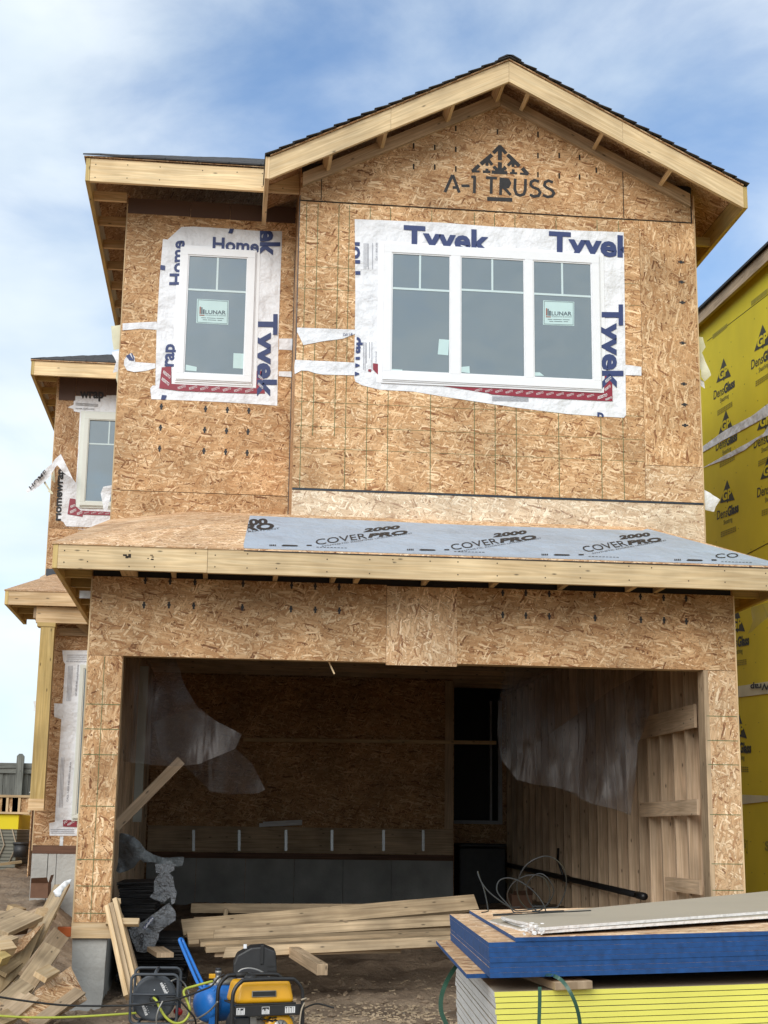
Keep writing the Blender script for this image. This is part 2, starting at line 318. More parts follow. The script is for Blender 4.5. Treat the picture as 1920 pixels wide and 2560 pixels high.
    L.new(w.outputs[2], B.inputs['Base Color']); B.inputs['Roughness'].default_value = rough; B.inputs['Specular IOR Level'].default_value = .3
    return m
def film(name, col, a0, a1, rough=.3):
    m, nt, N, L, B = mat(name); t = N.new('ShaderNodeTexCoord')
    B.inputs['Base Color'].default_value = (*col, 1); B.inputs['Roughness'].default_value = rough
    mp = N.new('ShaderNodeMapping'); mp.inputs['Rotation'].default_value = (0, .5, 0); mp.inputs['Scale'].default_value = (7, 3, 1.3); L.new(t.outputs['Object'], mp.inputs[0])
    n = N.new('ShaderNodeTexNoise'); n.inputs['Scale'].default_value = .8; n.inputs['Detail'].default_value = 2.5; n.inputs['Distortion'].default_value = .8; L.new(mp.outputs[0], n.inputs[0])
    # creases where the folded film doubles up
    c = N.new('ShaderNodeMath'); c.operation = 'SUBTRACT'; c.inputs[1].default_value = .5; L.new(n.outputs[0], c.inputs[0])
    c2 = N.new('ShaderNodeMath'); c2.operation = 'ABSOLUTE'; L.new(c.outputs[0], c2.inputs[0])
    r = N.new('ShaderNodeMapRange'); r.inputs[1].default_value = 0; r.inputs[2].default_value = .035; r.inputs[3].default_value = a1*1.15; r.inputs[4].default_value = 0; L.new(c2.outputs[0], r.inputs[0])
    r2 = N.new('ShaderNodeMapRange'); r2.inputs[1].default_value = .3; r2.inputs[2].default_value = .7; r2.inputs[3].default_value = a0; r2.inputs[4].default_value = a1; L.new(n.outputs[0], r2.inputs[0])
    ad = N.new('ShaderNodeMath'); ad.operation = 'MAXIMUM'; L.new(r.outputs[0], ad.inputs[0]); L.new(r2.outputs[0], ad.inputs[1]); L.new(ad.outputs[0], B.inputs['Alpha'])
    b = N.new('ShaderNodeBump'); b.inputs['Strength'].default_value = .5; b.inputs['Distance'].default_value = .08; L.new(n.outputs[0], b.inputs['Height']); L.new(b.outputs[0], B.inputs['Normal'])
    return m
def lines(name, base, dark, step, frac=.25, rough=.6, jit=.6, axis='Z'):
    """a face ruled by the edges of thin courses stacked along one object axis"""
    m, nt, N, L, B = mat(name); t = N.new('ShaderNodeTexCoord'); s = N.new('ShaderNodeSeparateXYZ'); L.new(t.outputs['Object'], s.inputs[0])
    d = N.new('ShaderNodeMath'); d.operation = 'DIVIDE'; d.inputs[1].default_value = step; L.new(s.outputs[axis], d.inputs[0])
    fr = N.new('ShaderNodeMath'); fr.operation = 'FRACT'; L.new(d.outputs[0], fr.inputs[0])
    lt = N.new('ShaderNodeMath'); lt.operation = 'LESS_THAN'; lt.inputs[1].default_value = frac; L.new(fr.outputs[0], lt.inputs[0])
    n = N.new('ShaderNodeTexNoise'); n.inputs['Scale'].default_value = 12; n.inputs['Detail'].default_value = 5; L.new(t.outputs['Object'], n.inputs[0])
    r = N.new('ShaderNodeMapRange'); r.inputs[3].default_value = .8; r.inputs[4].default_value = 1.2; L.new(n.outputs[0], r.inputs[0])
    x = N.new('ShaderNodeMix'); x.data_type = 'RGBA'; L.new(lt.outputs[0], x.inputs[0]); x.inputs[6].default_value = (*base, 1); x.inputs[7].default_value = (*dark, 1)
    y = N.new('ShaderNodeMix'); y.data_type = 'RGBA'; y.blend_type = 'MULTIPLY'; y.inputs[0].default_value = 1; L.new(x.outputs[2], y.inputs[6]); L.new(r.outputs[0], y.inputs[7])
    L.new(y.outputs[2], B.inputs['Base Color']); B.inputs['Roughness'].default_value = rough
    return m
def ground_mat():
    m, nt, N, L, B = mat('muddy soil'); t = N.new('ShaderNodeTexCoord')
    n = N.new('ShaderNodeTexNoise'); n.inputs['Scale'].default_value = 1.3; n.inputs['Detail'].default_value = 10; n.inputs['Roughness'].default_value = .65; L.new(t.outputs['Object'], n.inputs[0])
    r = N.new('ShaderNodeValToRGB'); e = r.color_ramp.elements
    e[0].position = .36; e[0].color = (.16, .108, .068, 1); e[1].position = .72; e[1].color = (.56, .42, .29, 1)
    L.new(n.outputs[0], r.inputs[0])
    v = N.new('ShaderNodeTexVoronoi'); v.inputs['Scale'].default_value = 24; L.new(t.outputs['Object'], v.inputs['Vector'])
    sp = N.new('ShaderNodeSeparateColor'); L.new(v.outputs['Color'], sp.inputs[0])
    a = N.new('ShaderNodeMath'); a.operation = 'LESS_THAN'; a.inputs[1].default_value = .24; L.new(v.outputs['Distance'], a.inputs[0])
    c = N.new('ShaderNodeMath'); c.operation = 'GREATER_THAN'; c.inputs[1].default_value = .8; L.new(sp.outputs[0], c.inputs[0])
    k = N.new('ShaderNodeMath'); k.operation = 'MULTIPLY'; L.new(a.outputs[0], k.inputs[0]); L.new(c.outputs[0], k.inputs[1])
    x = N.new('ShaderNodeMix'); x.data_type = 'RGBA'; L.new(k.outputs[0], x.inputs[0]); L.new(r.outputs[0], x.inputs[6]); x.inputs[7].default_value = (.30, .25, .19, 1)
    L.new(x.outputs[2], B.inputs['Base Color']); B.inputs['Roughness'].default_value = .9
    n3 = N.new('ShaderNodeTexNoise'); n3.inputs['Scale'].default_value = 14; n3.inputs['Detail'].default_value = 9; n3.inputs['Roughness'].default_value = .7; L.new(t.outputs['Object'], n3.inputs[0])
    b = N.new('ShaderNodeBump'); b.inputs['Strength'].default_value = 1; b.inputs['Distance'].default_value = .07; L.new(n3.outputs[0], b.inputs['Height']); L.new(b.outputs[0], B.inputs['Normal'])
    return m
def shingle_mat():
    m, nt, N, L, B = mat('asphalt shingles'); uv = N.new('ShaderNodeUVMap')
    b = N.new('ShaderNodeTexBrick'); b.inputs['Scale'].default_value = 1; b.inputs['Mortar Size'].default_value = .006; b.inputs['Brick Width'].default_value = .3; b.inputs['Row Height'].default_value = .14
    b.inputs['Color1'].default_value = (.035, .033, .034, 1); b.inputs['Color2'].default_value = (.06, .056, .056, 1); b.inputs['Mortar'].default_value = (.008, .008, .008, 1); L.new(uv.outputs[0], b.inputs[0])
    L.new(b.outputs[0], B.inputs['Base Color']); B.inputs['Roughness'].default_value = .9
    return m
def glass_mat():
    m, nt, N, L, B = mat('window glass'); out = N['Material Output']
    t = N.new('ShaderNodeTexCoord'); n = N.new('ShaderNodeTexNoise'); n.inputs['Scale'].default_value = 1.2; L.new(t.outputs['Object'], n.inputs[0])
    b = N.new('ShaderNodeBump'); b.inputs['Strength'].default_value = .25; b.inputs['Distance'].default_value = .12; L.new(n.outputs[0], b.inputs['Height'])
    B.inputs['Base Color'].default_value = (.085, .112, .12, 1); B.inputs['Roughness'].default_value = .35
    g = N.new('ShaderNodeBsdfGlossy'); g.inputs[0].default_value = (.85, .92, .95, 1); g.inputs[1].default_value = .04; L.new(b.outputs[0], g.inputs['Normal'])
    x = N.new('ShaderNodeMixShader'); x.inputs[0].default_value = .19; L.new(B.outputs[0], x.inputs[1]); L.new(g.outputs[0], x.inputs[2]); L.new(x.outputs[0], out.inputs[0])
    return m
M = dict(
    osb=osb('sheathing'), osbw=osb('sheathing weathered', (.93, .9, .88)), osbp=osb('sheathing pale', (1.14, 1.17, 1.2), .92), osbb=osb('sheathing pale band', (1.12, 1.2, 1.22), .68, .9), deck=osb('roof sheathing', (1.12, 1.10, 1.1), .9),
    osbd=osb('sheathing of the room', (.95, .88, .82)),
    lum=wood('fresh lumber', (.64, .43, .22), (.82, .62, .38)), lumy=wood('yellow lumber', (.55, .39, .14), (.70, .52, .22)), lumd=wood('dusty lumber', (.44, .31, .19), (.62, .46, .30), 1.2, dirt=.15),
    fasc=wood('fascia board', (.68, .49, .265), (.84, .65, .39), .55), stud=wood('stud lumber', (.58, .41, .26), (.76, .57, .39), 1.2),
    lums=wood('scrap lumber', (.46, .33, .195), (.68, .51, .32), 1.3, dirt=.25),
    trt=wood('treated rim board', (.12, .06, .035), (.2, .1, .06), .3), ply=wood('old plywood', (.42, .29, .15), (.6, .44, .25), .4, dirt=.2),
    conc=flat('concrete', (.38, .38, .36), .85, var=.25, scale=3, bump=.4, bscale=30), paper=flat('brown builders paper', (.105, .062, .048), .8, var=.12, scale=3),
    wrap=flat('white house wrap', (.76, .77, .80), .5, var=.06, scale=5, bump=1., bscale=4.5), wrapy=flat('house wrap back', (.66, .64, .47), .6, var=.1, scale=5, bump=.5, bscale=8),
    ink=flat('navy print', (.022, .04, .14), .5, var=.05), grayink=flat('grey print', (.30, .31, .35), .6, var=.05), blk=flat('black print', (.014, .014, .016), .6, var=.1), spray=flat('black spray paint', (.02, .019, .02), .7, var=.4, scale=30),
    green=flat('green chalk line', (.10, .14, .06), .8), seam=flat('dark seam', (.025, .018, .012), .9), tape=flat('red flashing tape', (.25, .012, .03), .4, var=.1), white=flat('white print', (.75, .75, .75), .5, var=.03),
    vinyl=flat('white vinyl frame', (.80, .81, .83), .35, var=.02), vinylb=flat('cream vinyl frame', (.66, .68, .62), .35, var=.02), glass=glass_mat(), mun=flat('pale muntin bar', (.55, .66, .67), .4, var=.02), stick=flat('pale sticker', (.50, .66, .66), .5, var=.03), stink=flat('sticker print', (.10, .14, .16), .5), stor=flat('sticker rust print', (.28, .10, .07), .5),
    shin=shingle_mat(), shinb=flat('black shingle bundle', (.022, .021, .022), .75, var=.3, scale=25, bump=.4), flash=flat('dark flashing', (.02, .03, .045), .4), mem=flat('grey roofing underlayment', (.36, .42, .50), .5, var=.1, scale=2.5, bump=1., bscale=3),
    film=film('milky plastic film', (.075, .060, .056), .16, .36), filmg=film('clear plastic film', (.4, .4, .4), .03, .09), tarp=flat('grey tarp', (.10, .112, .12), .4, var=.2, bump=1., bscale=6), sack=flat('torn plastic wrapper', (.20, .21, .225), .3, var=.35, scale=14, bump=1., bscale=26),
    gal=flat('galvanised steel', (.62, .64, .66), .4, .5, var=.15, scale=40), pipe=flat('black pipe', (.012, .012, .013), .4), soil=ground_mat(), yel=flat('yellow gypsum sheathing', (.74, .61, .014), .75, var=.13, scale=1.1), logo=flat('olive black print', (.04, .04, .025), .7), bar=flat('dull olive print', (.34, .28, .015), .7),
    blue=flat('blue edge paint', (.005, .056, .195), .75, var=.3, scale=60), lemon=flat('lemon board face edge', (.76, .72, .13), .7, var=.06, scale=6), core=flat('grey gypsum core', (.62, .60, .57), .9, var=.1, scale=20, bump=.4), gyp=flat('buff gypsum board face', (.37, .31, .23), .8, var=.05, scale=3), gypw=flat('white gypsum core', (.78, .75, .72), .9, var=.08, scale=25, bump=.5),
    strap=flat('green plastic strap', (.03, .09, .06), .35), wire=flat('dark steel wire', (.022, .023, .022), .5, .2), dark=flat('dark void', (.006, .006, .007), .6), doorw=flat('pale door frame', (.36, .37, .40), .5),  # dark: near-black for unlit spaces and added light stops
    gfr=flat('black frame paint', (.018, .018, .019), .35, var=.3, scale=20), gyl=flat('yellow tank paint', (.72, .36, .012), .28, var=.08, scale=9), gblk=flat('black plastic', (.02, .02, .021), .5, var=.3), gmet=flat('dull cast metal', (.30, .29, .27), .45, .7, var=.3), cblue=flat('compressor blue paint', (.015, .15, .50), .3, var=.08), rub=flat('black rubber', (.013, .013, .013), .6), hose=flat('lime hose', (.42, .46, .06), .5), reel=flat('charcoal drum', (.045, .052, .062), .5, var=.2), red=flat('red plastic', (.55, .012, .01), .3), card=flat('brown cardboard', (.16, .085, .052), .85, var=.15), orange=flat('orange plastic', (.6, .13, .02), .5), fen=wood('weathered grey fence', (.13, .135, .12), (.23, .235, .21), .5), sheet=flat('grey sheet bundle', (.20, .20, .16), .85, var=.3, scale=9), chip=flat('pale wood chips', (.42, .32, .21), .9, var=.4, scale=3), bag=flat('white plastic rag', (.78, .8, .82), .45, var=.05, bump=.5, bscale=12), scuff=flat('scuffed grey film', (.3, .3, .31), .4))

# ---------------------------------------------------------------- ground
def lerp(ks, y):
    for (a, p), (b, q) in zip(ks, ks[1:]):
        if y <= b:
            t = max(0, (y-a)/(b-a)); return p+(q-p)*t*t*(3-2*t)
    return ks[-1][1]
def gz(x, y, rough=1.):
    a = lerp([(-14, -.8), (-8, -.66), (-2, -.53), (1, -.52), (4, -.38), (8.5, -.14), (40, .1)], y)
    b = lerp([(-3, -.53), (0, -.46), (2, -.3), (5, .06), (9, .32), (14, .66), (40, .75)], y)
    l = min(1, max(0, (-.35-x)/.7)); l = l*l*(3-2*l)
    z = a*(1-l)+b*l
    if -14 < y < 25 and -12 < x < 14:
        z += rough*(.05*noise.fractal(V((x*.9, y*.9, 0)), 1, 2, 5)+.03*noise.fractal(V((x*4, y*4, 3)), .7, 2, 4)+.022*max(0, noise.noise(V((x*11, y*11, 8)))+.1)+.012*noise.noise(V((x*23, y*23, 1))))
    return z
def axis(lo, hi, fine0, fine1, st):
    r = []; k = fine0
    while k < fine1: r.append(k); k += st
    s, k2 = st, fine1
    while k2 < hi: r.append(k2); s *= 1.35; k2 += s
    r.append(hi); s, k2 = st, fine0-st
    while k2 > lo: r.insert(0, k2); s *= 1.35; k2 -= s
    r.insert(0, lo); return r
xs, ys = axis(-900, 900, -3.2, 5.2, .036), axis(-60, 1500, -3.2, 9.6, .042)
m = MB(); m.sm = []
nx = len(xs); vs = [(x, y, gz(x, y)) for y in ys for x in xs]
fs = [(j*nx+i, j*nx+i+1, (j+1)*nx+i+1, (j+1)*nx+i) for j in range(len(ys)-1) for i in range(nx-1)]
me = bpy.data.meshes.new('ground'); me.from_pydata(vs, [], fs); me.polygons.foreach_set('use_smooth', [True]*len(fs)); me.materials.append(M['soil'])
g = bpy.data.objects.new('ground', me); COL.objects.link(g); g['kind'] = 'structure'
# bits of broken wood and grit trodden into the soil
m = MB(); rr = random.Random(3)
for i in range(2600):
    x, y = rr.uniform(-2.6, 5), rr.uniform(-3, 2.2)
    if rr.random() < .5: x, y = rr.uniform(1.0, 2.6), rr.triangular(-3, .3, -.6)
    L_, w_ = rr.uniform(.006, .04)*(2.6 if rr.random() < .06 else 1), rr.uniform(.004, .022); a = rr.uniform(0, 6.3)
    d = V((math.cos(a), math.sin(a), rr.uniform(-.3, .3))); p = V((x, y, gz(x, y)+.006))
    m.board(p-d*L_/2, p+d*L_/2, w_, rr.uniform(.003, .01), V((rr.uniform(-.3, .3), rr.uniform(-.3, .3), 1)))
tag(m.build('wood_chips', M['chip']), 'pale wood chips and grit strewn over the muddy soil', 'debris', kind='stuff')

m = MB()
for i in range(900):
    x, y = rr.uniform(-2.4, 4.8), rr.triangular(-3.2, 2.5, -1.5); q = rr.choice((.010, .014, .018, .026, .038))
    p = V((x, y, gz(x, y)+q*.2)); j = lambda k: k*rr.uniform(.6, 1.3)
    m.add([p+V((j(q), 0, 0)), p+V((0, j(q), 0)), p-V((j(q), 0, 0)), p-V((0, j(q), 0)), p+V((rr.uniform(-q, q)*.4, rr.uniform(-q, q)*.4, j(q)*.8)), p-V((0, 0, q))], [(0, 1, 4), (1, 2, 4), (2, 3, 4), (3, 0, 4), (1, 0, 5), (2, 1, 5), (3, 2, 5), (0, 3, 5)])
tag(m.build('soil_clods', M['soil']), 'small clods of dried mud lying over the soil', 'clods', kind='stuff')

# ================================================================ the house
H = thing('unfinished_house', 'two-storey house under construction in bare strand board with an open garage mouth', 'house')
N_ = V((0, -1, 0))
XL, XR, OW = -.28, 5.165, 4.88
ZHB, ZHT = 2.223, 2.875
YB, YR, XB = .69, 1.414, 1.37
def part(name, m, mt, parent=H, bev=0, label=None):
    o = m.build(name, M[mt] if isinstance(mt, str) else mt, parent, bev)
    if label: o['label'] = label
    return o
# --- garage front
xp0, xp1 = U(966, 1560, y=0).x, U(1142, 1560, y=0).x
zpb = U(1050, 1661, y=0).z
part('header_panel', MB().box(XL, xp0-.002, 0, .011, ZHB, ZHT, X), 'osb')
part('header_panel', MB().box(xp1+.002, XR, 0, .011, ZHB+.004, ZHT, X), 'osb')
part('patch_panel', MB().box(xp0, xp1, -.008, .009, zpb-.012, ZHT-.01, Z, Y), 'osbp', label='sheathing patch with upright strands, hanging lower than the header')
part('column_panel', MB().box(XL, -.004, 0, .011, .12, ZHB-.003, Z, Y), 'osb')
part('column_panel', MB().box(OW+.012, XR, 0, .011, -.05, ZHB-.0, Z, Y), 'osbp')
m = MB()
for v in (1760, 1822, 1886, 2015, 2149, 2215, 2283):
    z = U(220, v, y=0).z; m.box(XL+.003, -.006, -.0012, 0, z-.003, z+.003)
m.box(-.152, -.147, -.0010, 0, .13, ZHB-.01)
for v in (1791, 1852, 1912, 2037, 2160, 2226):
    z = U(1820, v, y=0).z; m.box(OW+.015, XR-.003, -.0012, 0, z-.003, z+.003)
part('nailing_line', m, 'green')
m = MB()
for xx, yy in [(628, 262), (735, 265), (842, 268), (1050, 275), (1260, 283), (1362, 287), (1465, 290), (622, 368), (730, 368), (837, 371), (1047, 378), (1257, 385), (1362, 388), (1466, 392)]:
    p = U(*zp('P5', xx, yy), y=0); m.box(p.x-.008, p.x+.008, -.0015, -.0002, p.z-.028, p.z+.028); m.box(p.x-.014, p.x+.014, -.0013, -.0002, p.z-.006, p.z+.01)
for xx, yy in [(513, 315), (613, 315), (714, 319), (910, 323), (1108, 331), (1208, 336), (1305, 339), (513, 410), (613, 413), (714, 416), (912, 424), (1110, 431), (1210, 433), (1306, 438)]:
    p = U(*zp('P6', xx, yy), y=0); m.box(p.x-.008, p.x+.008, -.0015, -.0002, p.z-.028, p.z+.028); m.box(p.x-.014, p.x+.014, -.0013, -.0002, p.z-.006, p.z+.01)
for xx, yy in [(214, 320), (213, 420)]:
    p = U(*zp('P6', xx, yy), y=-.006); m.box(p.x-.03, p.x+.03, -.0075, -.0062, p.z-.008, p.z+.008)
part('stamp_mark', m, 'blk')
part('header_beam', MB().box(-.04, OW+.04, .013, .15, ZHB+.006, ZHB+.30), 'lum')
part('jamb_stud', MB().box(-.042, -.003, .012, .152, .0, ZHB+.004, Z), 'lum')
part('jamb_stud', MB().box(-.082, -.044, .014, .15, .0, ZHB, Z), 'lum')
part('jamb_stud', MB().box(OW, OW+.04, -.001, .152, -.05, ZHB+.002, Z), 'lumd')
part('edge_strip', MB().box(XL-.012, XL-.001, .001, .03, .1, ZHT, Z), 'lum')
part('edge_strip', MB().box(XR+.001, XR+.013, .001, .03, -.1, ZHT, Z), 'lum')
part('bottom_plate', MB().box(XL-.012, .035, -.032, -.002, 0, .118, X), 'lum', bev=.003)
# --- concrete
m = MB()
def pier(x0, x1, x0b, x1b, y0, y1, zt, zb):
    r = random.Random(1); n = 7; vs = []
    for k in range(n+1):
        t = k/n; z = zt+(zb-zt)*t; j = lambda s: r.uniform(-s, s)
        a, b = x0+(x0b-x0)*t, x1+(x1b-x1)*t
        if k == n: b -= .05
        vs += [V((a+j(.004), y0+j(.004), z)), V((b+j(.008), y0+j(.006), z)), V((b+j(.01), y1, z)), V((a, y1, z))]
    fs = [(0, 1, 2, 3), tuple(4*n+i for i in (3, 2, 1, 0))]+[(4*k+i, 4*k+(i+1) % 4, 4*k+4+(i+1) % 4, 4*k+4+i) for k in range(n) for i in range(4)]
    m.add(vs, fs, X)
pier(XL-.0, -.018, XL+.01, -.04, .012, .2, -.004, -.75)
part('concrete_pier', m, 'conc')
part('foundation_wall', MB().box(XL, -.06, .2, 8.6, -.9, -.006), 'conc')
part('foundation_wall', MB().box(4.95, XR, .0, 10, -.9, -.052), 'conc')
part('sill_plate', MB().box(XL+.01, -.13, .152, 8.5, -.004, .036), 'lumd')
part('sill_plate', MB().box(5.0, XR-.015, .153, 9.9, -.05, -.01), 'lumd')
# --- side walls of the garage
part('side_sheathing', MB().box(XL, XL+.011, .031, 8.5, 0, 2.9, Y), 'osb')
part('side_sheathing', MB().box(XR-.012, XR-.001, .012, 10.37, -.05, 3.25, Y), 'osb')
y = .5; k = 0
ysr = []
while y < 9.5: ysr.append(y); y += .4064
for y in ysr:
    j = random.uniform(-.012, .012)
    part('wall_stud', MB().box(5.005+random.uniform(-.012, .006), XR-.014, y+j, y+j+.038, -.008, 2.88, Z), 'stud')
y = .6
while y < 8.1:
    part('wall_stud', MB().box(XL+.012, XL+.15+random.uniform(-.006, .012), y, y+.038, .038, 2.88, Z), 'stud'); y += .4064
for (u0, u1, v0, v1, y0, y1) in [(1638, 1748, 1797, 1849, .55, 2.25), (1628, 1752, 2008, 2043, .55, 2.35), (1683, 1760, 2192, 2226, .55, 1.55)]:
    za = U(u0, v1, y=y1).z; zb = U(u0, v0, y=y1).z
    part('blocking_board', MB().box(4.965, 4.99, y0, y1, za, zb, Y), 'stud')
part('top_plate', MB().box(4.99, XR-.014, .153, 9.9, 2.882, 2.93), 'stud')
part('top_plate', MB().box(XL+.012, XL+.15, .153, 8.3, 2.882, 2.93), 'stud')
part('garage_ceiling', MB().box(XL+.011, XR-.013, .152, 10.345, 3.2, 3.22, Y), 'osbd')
for k in range(16):
    part('ceiling_joist', MB().box(XL+.012, XR-.014, .5+k*.58, .54+k*.58, 2.94, 3.19, X), 'stud')
# --- rear of the garage
YK = 8.3
x1 = 4.03
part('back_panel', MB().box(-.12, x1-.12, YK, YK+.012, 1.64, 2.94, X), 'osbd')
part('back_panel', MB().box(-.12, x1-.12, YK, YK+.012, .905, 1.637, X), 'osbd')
part('rim_board', MB().box(-.12, x1, YK-.012, YK+.02, .56, .90, X), 'lumd')
part('sill_plate', MB().box(-.12, x1, YK-.03, YK+.02, .48, .555, X), 'trt')
for xx in (-.12, .54, 1.2, 1.86, 2.52, 3.18):
    part('concrete_wall', MB().box(xx+.003, (xx+.66 if xx < 3.1 else x1)-.003, YK-.022, YK+.15, -.6, .478), 'conc')
part('corner_stud', MB().box(x1-.118, x1, YK-.002, YK+.14, .905, 2.94, Z), 'stud')
part('corner_sheathing', MB().box(x1+.001, x1+.012, YK+.02, 10, -.6, 2.94, Y), 'osbd')
for u in (484, 598, 715, 830, 959, 1058):
    a = U(u, 2075, y=YK-.014); b = U(u, 2127, y=YK-.032)
    m = MB().hexa([V((b.x-.018, -.001+YK-.0305, b.z)), V((b.x+.018, YK-.0315, b.z)), V((b.x+.018, YK-.0295, b.z)), V((b.x-.018, YK-.0295, b.z)), V((a.x-.018, YK-.016, a.z)), V((a.x+.018, YK-.016, a.z)), V((a.x+.018, YK-.014, a.z)), V((a.x-.018, YK-.014, a.z))], Z)
    part('hold_down_strap', m, 'gal')
a, b = U(648, 2063, y=YK-.05), U(755, 2058, y=YK-.05)
m = MB().board(a, b, .05, .012, V((0, -1, .3))); m.board(a+V((.05, -.02, .03)), b+V((.0, -.02, .03)), .03, .01, V((0, -1, .3)))
tag(part('offcut_strip', m, 'vinyl', None), 'white trim offcuts lying on the ledge at the back of the garage', 'offcut')
part('rear_light_stop', MB().box(-.5, XR-.012, 10.35, 10.36, -.6, 3.3, X), 'dark')  # unseen near-black sheet added to stop light leaking in at the rear
part('rear_light_stop', MB().box(-.15, x1, YK+.05, YK+.062, -.6, 3.1, X), 'osbd')
# corridor end wall with a dark doorway
YE = 9.7
a, b = U(1247, 2052, y=YE), U(1240, 1742, y=YE)
part('end_panel', MB().box(x1+.012, a.x+.3, YE+.02, YE+.03, -.6, a.z-.05, X), 'osbd')
part('end_panel', MB().box(a.x+.05, XR-.02, YE+.02, YE+.03, a.z-.045, 2.94, X), 'osbd')
dr = part('doorway', MB().box(a.x-.01, a.x+.05, YE-.02, YE+.03, a.z-.05, 2.8, Z).box(x1+.012, a.x-.012, YE-.02, YE+.03, a.z-.05, a.z, X).box(a.x-.13, a.x-.10, YE+.0, YE+.03, a.z+.002, 2.8, Z), 'doorw')
part('shade_fill', MB().box(x1+.02, a.x-.012, YE+.5, YE+.52, a.z-.05, 2.9), 'dark', dr)  # near-black sheet stands in for the unlit room beyond the doorway
a, b = U(608, 1849, y=YK-.15), U(1240, 1857, y=YK-.15)
part('cross_brace', MB().board(a, b, .05, .038, N_), 'lum')
a, b = U(308, 2048, y=1.5), U(449, 1905, y=1.52)
d = (b-a).normalized()
part('diagonal_brace', MB().board(a-d*.1, b+d*.02, .09, .038, N_), 'stud')
a, b = U(820, 1650, y=.1), U(836, 1685, y=.08)
part('wood_splinter', MB().board(a, b, .012, .008, N_), 'lum')
m = MB().tube([V((4.95, 2.3, .27)), V((4.95, 5, .33)), V((4.95, 9.6, .43))], .032, 10)
dp = part('drain_pipe', m, 'pipe')
part('coupling', MB().tube([V((4.95, 2.2, .268)), V((4.95, 2.45, .273))], .037, 10), 'pipe', dp)
part('coupling', MB().tube([V((4.95, 5.4, .335)), V((4.95, 5.6, .34))], .043, 10).tube([V((4.95, 5.6, .335)), V((4.91, 5.75, .55)), V((4.94, 5.85, .68))], .016, 8), 'pipe', dp)
# --- garage roof: eave boards, rafter tails, sheathing and the printed underlayment
YF, ZF, ZFb, XFL, XFR = -.5, 3.041, 2.838, -.512, 5.42
xj = U(519, 1400, y=YF).x
part('fascia_board', MB().box(XFL, xj-.001, YF-.04, YF, ZFb, ZF-.004, X), 'fasc', bev=.003)
part('fascia_board', MB().box(xj+.001, XFR, YF-.042, YF-.002, ZFb-.002, ZF-.004, X), 'fasc', bev=.003)
part('fascia_board', MB().box(XFL-.04, XFL-.001, YF-.04, 6.2, ZFb, ZF-.004, Y), 'lumy', bev=.003)
part('fascia_board', MB().box(XFR+.001, XFR+.04, YF-.04, 6.2, ZFb, ZF-.004, Y), 'lumy', bev=.003)
for u, w in ((320, .13), (433, .038), (513, .038), (690, .038), (835, .04), (895, .04), (1068, .038), (1241, .04), (1415, .04), (1587, .038), (1658, .038)):
    x = U(u, 1437, y=-.25).x; part('rafter_tail', MB().box(x-w/2, x+w/2, YF, .0, ZHT+.004, ZF-.05, Y), 'lum')
for k in range(9):
    y = .05+.5*k
    part('lookout', MB().box(XFL, XL-.013, y, y+.038, ZFb+.03, ZFb+.12, X), 'lumy')
    part('lookout', MB().box(XR+.014, XFR, y, y+.038, ZFb+.03, ZFb+.12, X), 'lumy')
part('eave_shade', MB().box(XL, XR, .02, .04, ZHT+.001, 3.2), 'dark')  # near-black strip standing in for the shade behind the rafter tails
ZT_ = 3.60
c0, c1, T1 = V((XFL-.05, YF-.05, ZF)), V((XFR+.05, YF-.05, ZF)), V((XB, YB-.001, ZT_))
pn = (c1-c0).cross(T1-c0).normalized(); PL = (c0, pn)
H2 = U(1648, 1336, pl=PL); H2 = V((H2.x, YB-.001, ZT_))
H1 = U(474, 1279, y=YR-.001); T2 = V((XB, YR-.001, H1.z-.01))
dn = V((0, 0, -.012))
part('roof_sheathing', MB().prism([c0, c1, H2, T1], dn, X, Y), 'deck')
part('roof_sheathing', MB().prism([c0, T1, T2, H1], dn, X, Y), 'deck')
part('roof_sheathing', MB().prism([c0, H1, V((XL, YR-.001, H1.z-.1)), V((XL, 6.2, 3.3)), V((XFL-.05, 6.2, ZF))], dn, Y, X), 'deck')
part('roof_sheathing', MB().prism([c1, V((XFR+.05, 6.2, ZF)), V((XR+.012, 6.2, 3.262)), V((XR+.012, YB, 3.262)), H2], dn, Y, X), 'deck')
m = MB()
for (x0, x1_, y, za, zb2) in ((XFL+.05, xj-.05, YF-.04, ZFb, ZF), (xj+.06, XFR-.1, YF-.042, ZFb, ZF), (-.547, XB-.1, .909-.04, 6.767, 7.0)):
    x = x0
    while x < x1_:
        for z in (za+.045+random.uniform(-.015, .015), zb2-.05+random.uniform(-.015, .015)):
            if random.random() < .8: m.box(x-.0045, x+.0045, y-.0015, y-.0002, z-.0045, z+.0045)
        x += random.uniform(.18, .42)
for xx, yy, w, h in ((540, 152, .028, .014), (548, 160, .02, .02), (560, 155, .02, .03), (655, 152, .02, .006), (660, 160, .016, .008), (658, 170, .02, .01), (640, 166, .012, .006)):
    p = U(*zp('P5', xx, yy), y=YF-.04); m.box(p.x-w*.55, p.x+w*.55, YF-.0418, YF-.0402, p.z-h*.5, p.z+h*.5)
part('nail_head', m, 'seam')
